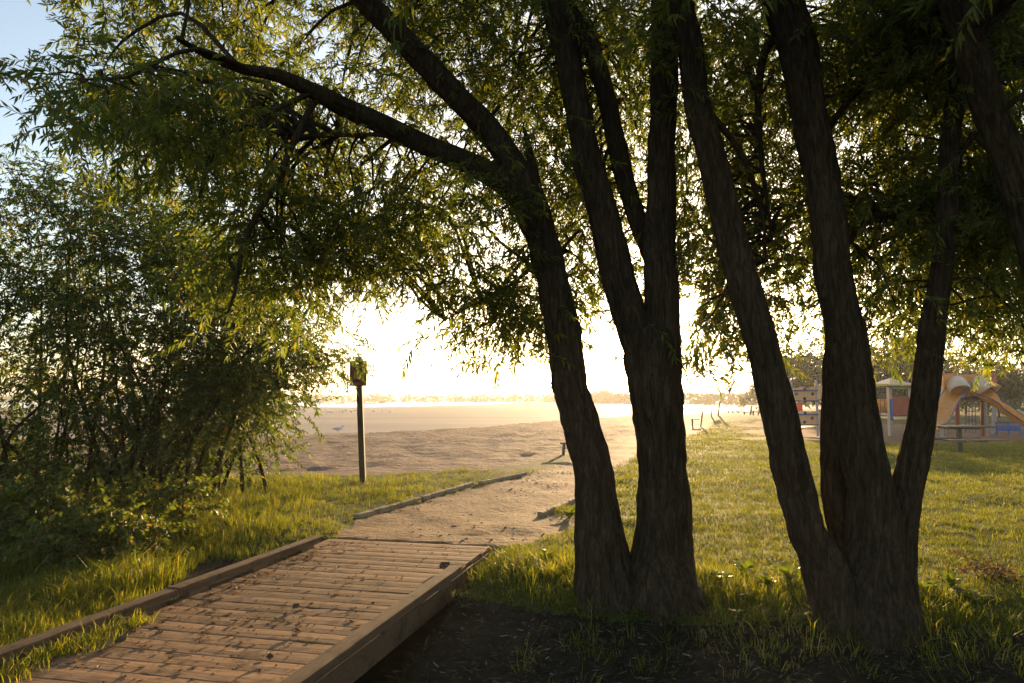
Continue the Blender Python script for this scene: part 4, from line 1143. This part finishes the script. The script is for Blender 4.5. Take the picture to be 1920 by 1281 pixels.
for i in range(9):
    xx = 1674.5 + i * 4.0; a, b = pz(xx, 744, .1), pz(xx, 778, .1)
    m_ = MB(); m_.bar(a, b, .082, .035, Vector((0, 1, 0))); m_.build('slat', M['red'], tw_)
a, b = pz(1672, 779.5, .1), pz(1709, 779.5, .1); m_ = MB(); m_.box(((a.x + b.x) / 2, a.y + .65, a.z), (b.x - a.x, 1.35, .07)); m_.build('deck', M['blue'], tw_)
for i, xx in enumerate((1651, 1659)):
    m_ = MB(); m_.cyl(pz(xx, 724, -.15), pz(xx, 766 if i else 800, -.15), .012, n=6); m_.build('rope', M['darkmetal'], tw_)

b_ = pz(1810, 815)
sl = thing('slide_tower', (b_.x, b_.y, ground_at(b_)), 'slide tower with two cream tube mouths and two orange chutes spreading apart', 'slide')
for xx, dy in ((1766, 0), (1850, 0), (1772, 1.8), (1846, 1.8)): post(xx, 693 if dy == 0 else 688, sl, 'steel', dy, .06)
for xx in (1795, 1843):
    b = pz(xx, 815, .2); tp = pz(xx, 748, .2); m_ = MB(); m_.cyl((b.x, b.y, ground_at(b) - .1), tp, .09, n=12); m_.build('red_post', M['red'], sl)
a, b = pz(1768, 703), pz(1848, 743); m_ = MB(); m_.box(((a.x + b.x) / 2, PY + .03, (a.z + b.z) / 2), (b.x - a.x, .07, a.z - b.z)); m_.build('panel', M['orange'], sl, .01)
a, b = pz(1766, 747.5), pz(1850, 747.5); m_ = MB(); m_.box(((a.x + b.x) / 2, PY + .95, a.z), (b.x - a.x + .08, 1.95, .17)); m_.build('deck', M['blue'], sl, .01)
for s in (1773, 1845):
    a = pz(s, 712, .9); m_ = MB(); m_.box((a.x, PY + .9, a.z), (.05, 1.7, .55)); m_.build('side_panel', M['red'], sl)
def chute(xc, dirx, tail, label):
    """cream hood on the panel, then an orange trough running down and outwards"""
    mth = pz(xc, 721); p0 = Vector((mth.x, PY - .02, mth.z)); dv = Vector((dirx * .30, -.85, -.42)).normalized()
    n_ = 28; rr_ = .40; L_ = .95
    ax = dv; sx = Vector((0, 0, 1)).cross(ax).normalized(); uz = ax.cross(sx)
    V, Q = [], []
    for k, s in enumerate((0, .45, .48, .52, .55, 1)):
        r_ = rr_ * (1.05 if k in (2, 3) else 1.0)
        for i in range(n_):
            an = 2 * math.pi * i / n_; low = .5 - .5 * math.sin(an)      # the mouth is cut back underneath
            ll = L_ * s * (1 - (.50 * low if k == 5 else 0))
            V.append(p0 + ax * ll + (sx * math.cos(an) + uz * math.sin(an)) * r_)
    for k in range(5):
        for i in range(n_): Q.append((k * n_ + i, k * n_ + (i + 1) % n_, (k + 1) * n_ + (i + 1) % n_, (k + 1) * n_ + i))
    m_ = MB(); m_.add(V, Q); o = m_.build('tube_hood', M['cream'], sl, smooth=True); so = o.modifiers.new('t', 'SOLIDIFY'); so.thickness = .03
    pts = [p0 + ax * .30 + uz * -.30]
    for tx, ty, td in tail: pts.append(pz(tx, ty, td))
    C = catmull([(*p, 0) for p in pts], .12)[:, :3]
    V, Q = [], []; nv = 9; prev = None
    T = np.gradient(C, axis=0)
    for i, c in enumerate(C):
        t = Vector(T[i]).normalized(); sd = t.cross(Vector((0, 0, 1))).normalized(); up = sd.cross(t)
        wd = .40
        for j in range(nv):
            e = (j / (nv - 1) - .5) * 2
            V.append(Vector(c) + sd * wd * e + up * (.26 * abs(e) ** 3))
    for i in range(len(C) - 1):
        for j in range(nv - 1): Q.append((i * nv + j, (i + 1) * nv + j, (i + 1) * nv + j + 1, i * nv + j + 1))
    m_ = MB(); m_.add(V, Q); o = m_.build('trough', M['orange'], sl, smooth=True); so = o.modifiers.new('t', 'SOLIDIFY'); so.thickness = .035
    for j in (0, nv - 1):
        m_ = MB(); m_.pipe([Vector(V[i * nv + j]) + Vector((0, 0, .02)) for i in range(0, len(C), 2)], .028, 7); m_.build('trough_edge', M['blue'], o)
chute(1793, -.9, ((1783, 757, -1.3), (1772, 778, -1.9), (1762, 797, -2.5), (1752, 808, -3.1), (1744, 810, -3.6)), '')
chute(1829, .95, ((1850, 752, -.9), (1875, 770, -1.3), (1900, 788, -1.7), (1925, 803, -2.1), (1945, 807, -2.5)), '')
for i in range(4):
    xx = 1811 + i * 6; m_ = MB(); m_.cyl(pz(xx, 757, .5), pz(xx, 812, .5), .016, n=6); m_.build('net_rope', M['blue'], sl)
for i in range(5):
    yy = 762 + i * 9.5; m_ = MB(); m_.cyl(pz(1809, yy, .5), pz(1831, yy, .5), .016, n=6); m_.build('net_rope', M['brightblue'], sl)
a = pz(1810, 798, .7); m_ = MB(); m_.box((a.x, a.y, a.z), (.7, .3, .05)); m_.build('step', M['brightblue'], sl)

b_ = pz(1900, 815, 3)
ac = thing('arch_climber', (b_.x, b_.y, ground_at(b_)), 'green sloping climber with round hoops beyond the right-hand slide', 'climber')
for dy in (2.6, 3.3):
    m_ = MB(); m_.pipe([pz(1858, 748, dy), pz(1890, 759, dy), pz(1925, 771, dy), pz(1965, 800, dy), pz(1975, 817, dy)], .035, 8); m_.build('rail', M['green'], ac)
for hx, hy in ((1873.5, 753), (1904, 763)):
    m_ = MB(); pts = []
    for i in range(13):
        an = math.pi * i / 12; c = pz(hx, hy - 7, 2.6); pts.append(Vector((c.x + .17 * math.cos(an), c.y, c.z + .17 * math.sin(an))))
    e = pz(hx, hy, 2.6); pts = [Vector((e.x + .17, e.y, e.z - .05))] + pts + [Vector((e.x - .17, e.y, e.z))]
    m_.pipe(pts, .022, 7); m_.build('hoop', M['green'], ac)
for i in range(7):
    xx = 1863 + i * 10; yy = 750 + i * 3.4; m_ = MB(); m_.cyl(pz(xx, yy, 2.6), pz(xx, yy, 3.3), .02, n=6); m_.build('rung', M['green'], ac)
for xx in (1862, 1866):
    b = pz(xx, 815, 2.6 if xx == 1862 else 3.3); m_ = MB(); m_.cyl((b.x, b.y, ground_at(b) - .1), pz(xx, 742, 2.6 if xx == 1862 else 3.3), .05, n=10); m_.build('post', M['steel'], ac)
b_ = pz(1895, 815, 1)
bp = thing('blue_play_panel', (b_.x, b_.y, ground_at(b_)), 'low bright blue play panel on legs under the right-hand slide', 'play panel')
a, b = pz(1868, 797, 1.4), pz(1912, 808, 1.4); m_ = MB(); m_.box(((a.x + b.x) / 2, a.y, (a.z + b.z) / 2), (b.x - a.x, .05, a.z - b.z)); m_.build('panel', M['brightblue'], bp, .02)
a, b = pz(1866, 793, 1.38), pz(1914, 793, 1.38); m_ = MB(); m_.bar(a, b, .06, .06); m_.build('top_rail', M['blue'], bp)
for xx in (1868, 1890, 1912):
    a, b = pz(xx, 793, 1.44), pz(xx, 815, 1.44); m_ = MB(); m_.cyl((a.x, a.y, ground_at(b) - .1), a, .04, n=10); m_.build('leg', M['brightblue'], bp)

# ------------------------------------------------------------------ gulls
def gull(px, py, zlev, s, ang, label, group):
    q = P(px, py, zlev); z = float(height(q.x, q.y)); q = P(px, py, z)
    t = thing('gull', (q.x, q.y, z), label, 'bird', group)
    Rm = Matrix.Rotation(ang, 3, 'Z')
    def W(x, y, zz): p = Rm @ Vector((x * s, y * s, zz * s)); return (q.x + p.x, q.y + p.y, z + p.z)
    rows = [(-.24, .15, .008), (-.16, .155, .045), (-.05, .15, .085), (.07, .16, .085), (.14, .20, .06), (.17, .25, .042), (.195, .285, .048), (.225, .285, .03), (.24, .28, .012)]
    part_tube('body', [(*W(a, 0, b), c * s) for a, b, c in rows], M['gull'], t, 10, .03)
    for sd in (-1, 1):
        part_tube('wing', [(*W(.08, sd * .06, .18), .04 * s), (*W(-.06, sd * .075, .17), .05 * s), (*W(-.20, sd * .04, .17), .022 * s), (*W(-.30, sd * .015, .17), .005 * s)], M['gullgrey'], t, 8, .05)
        m_ = MB(); m_.cyl(W(.02, sd * .03, .10), W(.02, sd * .03, -.01), .006 * s, n=5); m_.build('leg', M['beak'], t)
    m_ = MB(); m_.cyl(W(.235, 0, .28), W(.29, 0, .265), .012 * s, .003 * s, n=6); m_.build('beak', M['beak'], t)
gull(634, 811, -.2, 1.15, .2, 'white gull standing on the sand left of the sign post', 'gulls on the beach')
rg = random.Random(12)
for i in range(26):
    gull(rg.uniform(545, 735), rg.uniform(771, 776), -.4, 1.0, rg.uniform(0, 6.28), 'tiny dark gull in the resting flock at the far edge of the damp sand', 'gulls resting by the water')
for i, xx in enumerate((1366, 1374.5, 1384)): gull(xx, 775.5, -.3, 1.25, rg.uniform(0, 6.28), ('leftmost of the three pale gulls on the far sand between the willows', 'middle one of the three pale gulls on the far sand between the willows', 'rightmost of the three pale gulls on the far sand between the willows')[i], 'gulls on the beach')

# ------------------------------------------------------------------ trees beyond the playground and the far shore
def far_tree(px, Y, ytop, half_w, label, seed, ncl=46, per=9, lowfrac=.18, group='hazy trees beyond the playground', ts=1.0):
    gg = np.random.default_rng(seed)
    b = A(px, 760, Y); bz = float(height(b.x, Y)); tp = A(px, ytop, Y).z; H = tp - bz; hw = half_w * Y / F
    t = thing('broadleaf_tree', (b.x, Y, bz), label, 'tree', group)
    part_tube('trunk', [(b.x, Y, bz - .2, H * .022), (b.x + gg.normal(0, .1), Y, bz + H * .4, H * .016), (b.x + gg.normal(0, .2), Y, bz + H * .9, H * .005)], M['bark'], t, 9, .5, seed, .01)
    c = []
    while len(c) < ncl:
        p = gg.uniform(-1, 1, 3); r_ = np.linalg.norm(p)
        if r_ > 1 or r_ < .25: continue
        taper = 1 - .35 * max(p[2], 0)
        c.append((b.x + p[0] * hw * taper, Y + p[1] * hw * taper, bz + H * (lowfrac + (1 - lowfrac) * (p[2] * .5 + .5))))
    tw = clump_twigs(np.array(c), per, .13 * max(H, 2 * hw), (0, .6), (.6 * ts, 1.15 * ts), gg)
    foliage_part('foliage', [tw], FARTWIG, [M['faroleaf'], M['twig']], t, gg, False)
far_tree(1500, 62, 652, 46, 'hazy tree behind the climbing wall', 501, 70)
far_tree(1570, 70, 640, 50, 'hazy tree hidden mostly by the main stem of the large willow', 502, 60)
far_tree(1668, 60, 640, 52, 'broad hazy tree behind the peaked tower roof', 503, 80)
far_tree(1735, 66, 650, 48, 'hazy tree behind the right stem of the large willow', 504, 60)
far_tree(1810, 74, 668, 50, 'hazy tree behind the slide tower', 505, 60)
far_tree(1872, 64, 690, 34, 'lower hazy tree directly right of the slide tower', 506, 50)
far_tree(1925, 86, 684, 52, 'pale hazy tree at the right edge of the picture', 507, 60)
far_tree(1440, 110, 722, 40, 'small hazy tree left of the climbing wall behind the leaning stem', 508, 40)
far_tree(1625, 90, 690, 60, 'hazy tree filling the gap between two others behind the tower', 509, 50)
# woods that read as one mass: a real belt of trees, built of trunks and crowns
def wood(name, label, pts, depth, h0, h1, dens, seed, ts):
    gg = np.random.default_rng(seed); C = []
    for (xa, ya), (xb, yb) in zip(pts[:-1], pts[1:]):
        L = math.hypot(xb - xa, yb - ya); n_ = int(L * dens)
        for i in range(n_):
            s = gg.random(); dd = gg.random() * depth
            hx = xa + (xb - xa) * s; hy = ya + (yb - ya) * s
            h = (h0 + (h1 - h0) * (.5 * vnoise(np.array([hx * .02]), np.array([hy * .02]), seed)[0] + .5 * gg.random()))
            C.append((hx, hy + dd, h))
    C = np.array(C); per = 7
    rep = np.repeat(C, per, 0); n_ = len(rep)
    pos = rep.copy(); pos[:, :2] += gg.normal(0, 1.6, (n_, 2)); pos[:, 2] = rep[:, 2] * gg.uniform(.02, .9, n_)
    V, T, Mi = instantiate(FARTWIG, pos, rots(gg.uniform(0, 6.28, n_), gg.normal(0, .6, n_), gg.normal(0, .6, n_)), gg.uniform(1.6, 2.8, n_) * ts, g=gg)
    o = link(name, mesh_np(name, V, T, [M['faroleaf'], M['twig']], Mi)); tag(o, label, 'woods', kind='stuff'); print(name, len(T))
a = (P(1440, 762).x, 150)
wood('shore_woods', 'belt of hazy woods along the bay between the willow stems', [(36, 400), (62, 290), (80, 240), (105, 190), (130, 150)], 25, 3.4, 5.2, 2.0, 61, 1.0)
wood('shore_woods', 'thin pale line of woods on the far shore of the bay', [(-420, 520), (-200, 500), (20, 480), (52, 430), (50, 380)], 30, 3.4, 5.4, 1.1, 62, 1.6)
wood('woods', 'woods closing the park to the right behind the hazy trees', [(60, 110), (80, 100), (130, 95)], 18, 5.0, 7.5, .8, 63, .8)
def islet(px, py, wpx, hpx, label, seed):
    q = P(px, py, -.5); t = thing('reed_islet', (q.x, q.y, -.55), label, 'islet', 'islets in the bay')
    wd = wpx * q.y / F; ht = hpx * q.y / F; gg = np.random.default_rng(seed)
    m_ = MB(); n_ = 14
    V = [(q.x + wd * .5 * math.cos(6.283 * i / n_) * gg.uniform(.8, 1.1), q.y + wd * .3 * math.sin(6.283 * i / n_), -.56) for i in range(n_)]
    V += [(q.x + wd * .42 * math.cos(6.283 * i / n_), q.y + wd * .2 * math.sin(6.283 * i / n_), -.35 + .1 * gg.random()) for i in range(n_)]
    m_.add(V, [(i, (i + 1) % n_, n_ + (i + 1) % n_, n_ + i) for i in range(n_)] + [tuple(range(n_, 2 * n_))]); m_.build('bank', M['soil'], t)
    n2 = 90; pos = np.stack([gg.uniform(-.42, .42, n2) * wd, gg.uniform(-.2, .2, n2) * wd, np.full(n2, .1)], -1)
    V, T, Mi = instantiate(TALL, pos, rots(gg.uniform(0, 6.28, n2), gg.normal(0, .15, n2), gg.normal(0, .15, n2)), gg.uniform(.6, 1, n2) * ht / .25, g=gg)
    link('reeds', mesh_np('reeds', V, T, M['faroleaf']), t)['kind'] = 'stuff'
islet(600, 757, 46, 3.5, 'widest pale reed islet in the bay left of the sign post', 71)
islet(637, 757, 22, 5, 'short reed islet in the bay directly left of the sign post', 72)
islet(690, 757.5, 34, 4, 'reed islet in the bay right of the sign post', 73)
islet(716, 756.5, 12, 6, 'small tufted islet in the bay, farthest right of the sign post', 74)
q = P(602, 754.5, -.5); bh = thing('boathouse', (q.x, q.y, -.5), 'tiny pale flat-roofed boathouse on the bay left of the sign', 'boathouse')
k = q.y / F
m_ = MB(); m_.box((q.x, q.y, -.5 + 1.6 * k), (16 * k, 10 * k, 3.4 * k)); m_.build('wall', M['steel'], bh)
m_ = MB(); m_.box((q.x, q.y, -.5 + 3.8 * k), (21 * k, 12 * k, 1.2 * k)); m_.build('roof', M['gull'], bh)
m_ = MB(); m_.box((q.x, q.y, -.5 + .1 * k), (24 * k, 14 * k, .6 * k)); m_.build('float', M['benchwood'], bh)

# ------------------------------------------------------------------ morning haze over the bay
m, n, o = newmat('morning_haze')
pv = N(n, 'ShaderNodeVolumePrincipled'); pv.inputs['Color'].default_value = (1, .985, .95, 1)
pv.inputs['Density'].default_value = HAZE_DENSITY; pv.inputs['Anisotropy'].default_value = HAZE_G
n.links.new(pv.outputs[0], o.inputs['Volume'])
m_ = MB(); m_.box((0, 1490, 5.75), (10400, 3040, 15.5)); hz_ = m_.build('haze', m)
tag(hz_, 'thin morning haze over the whole bay and park', 'haze', kind='stuff')
print('triangles', sum(len(o.data.polygons) for o in sc.objects if o.type == 'MESH'))
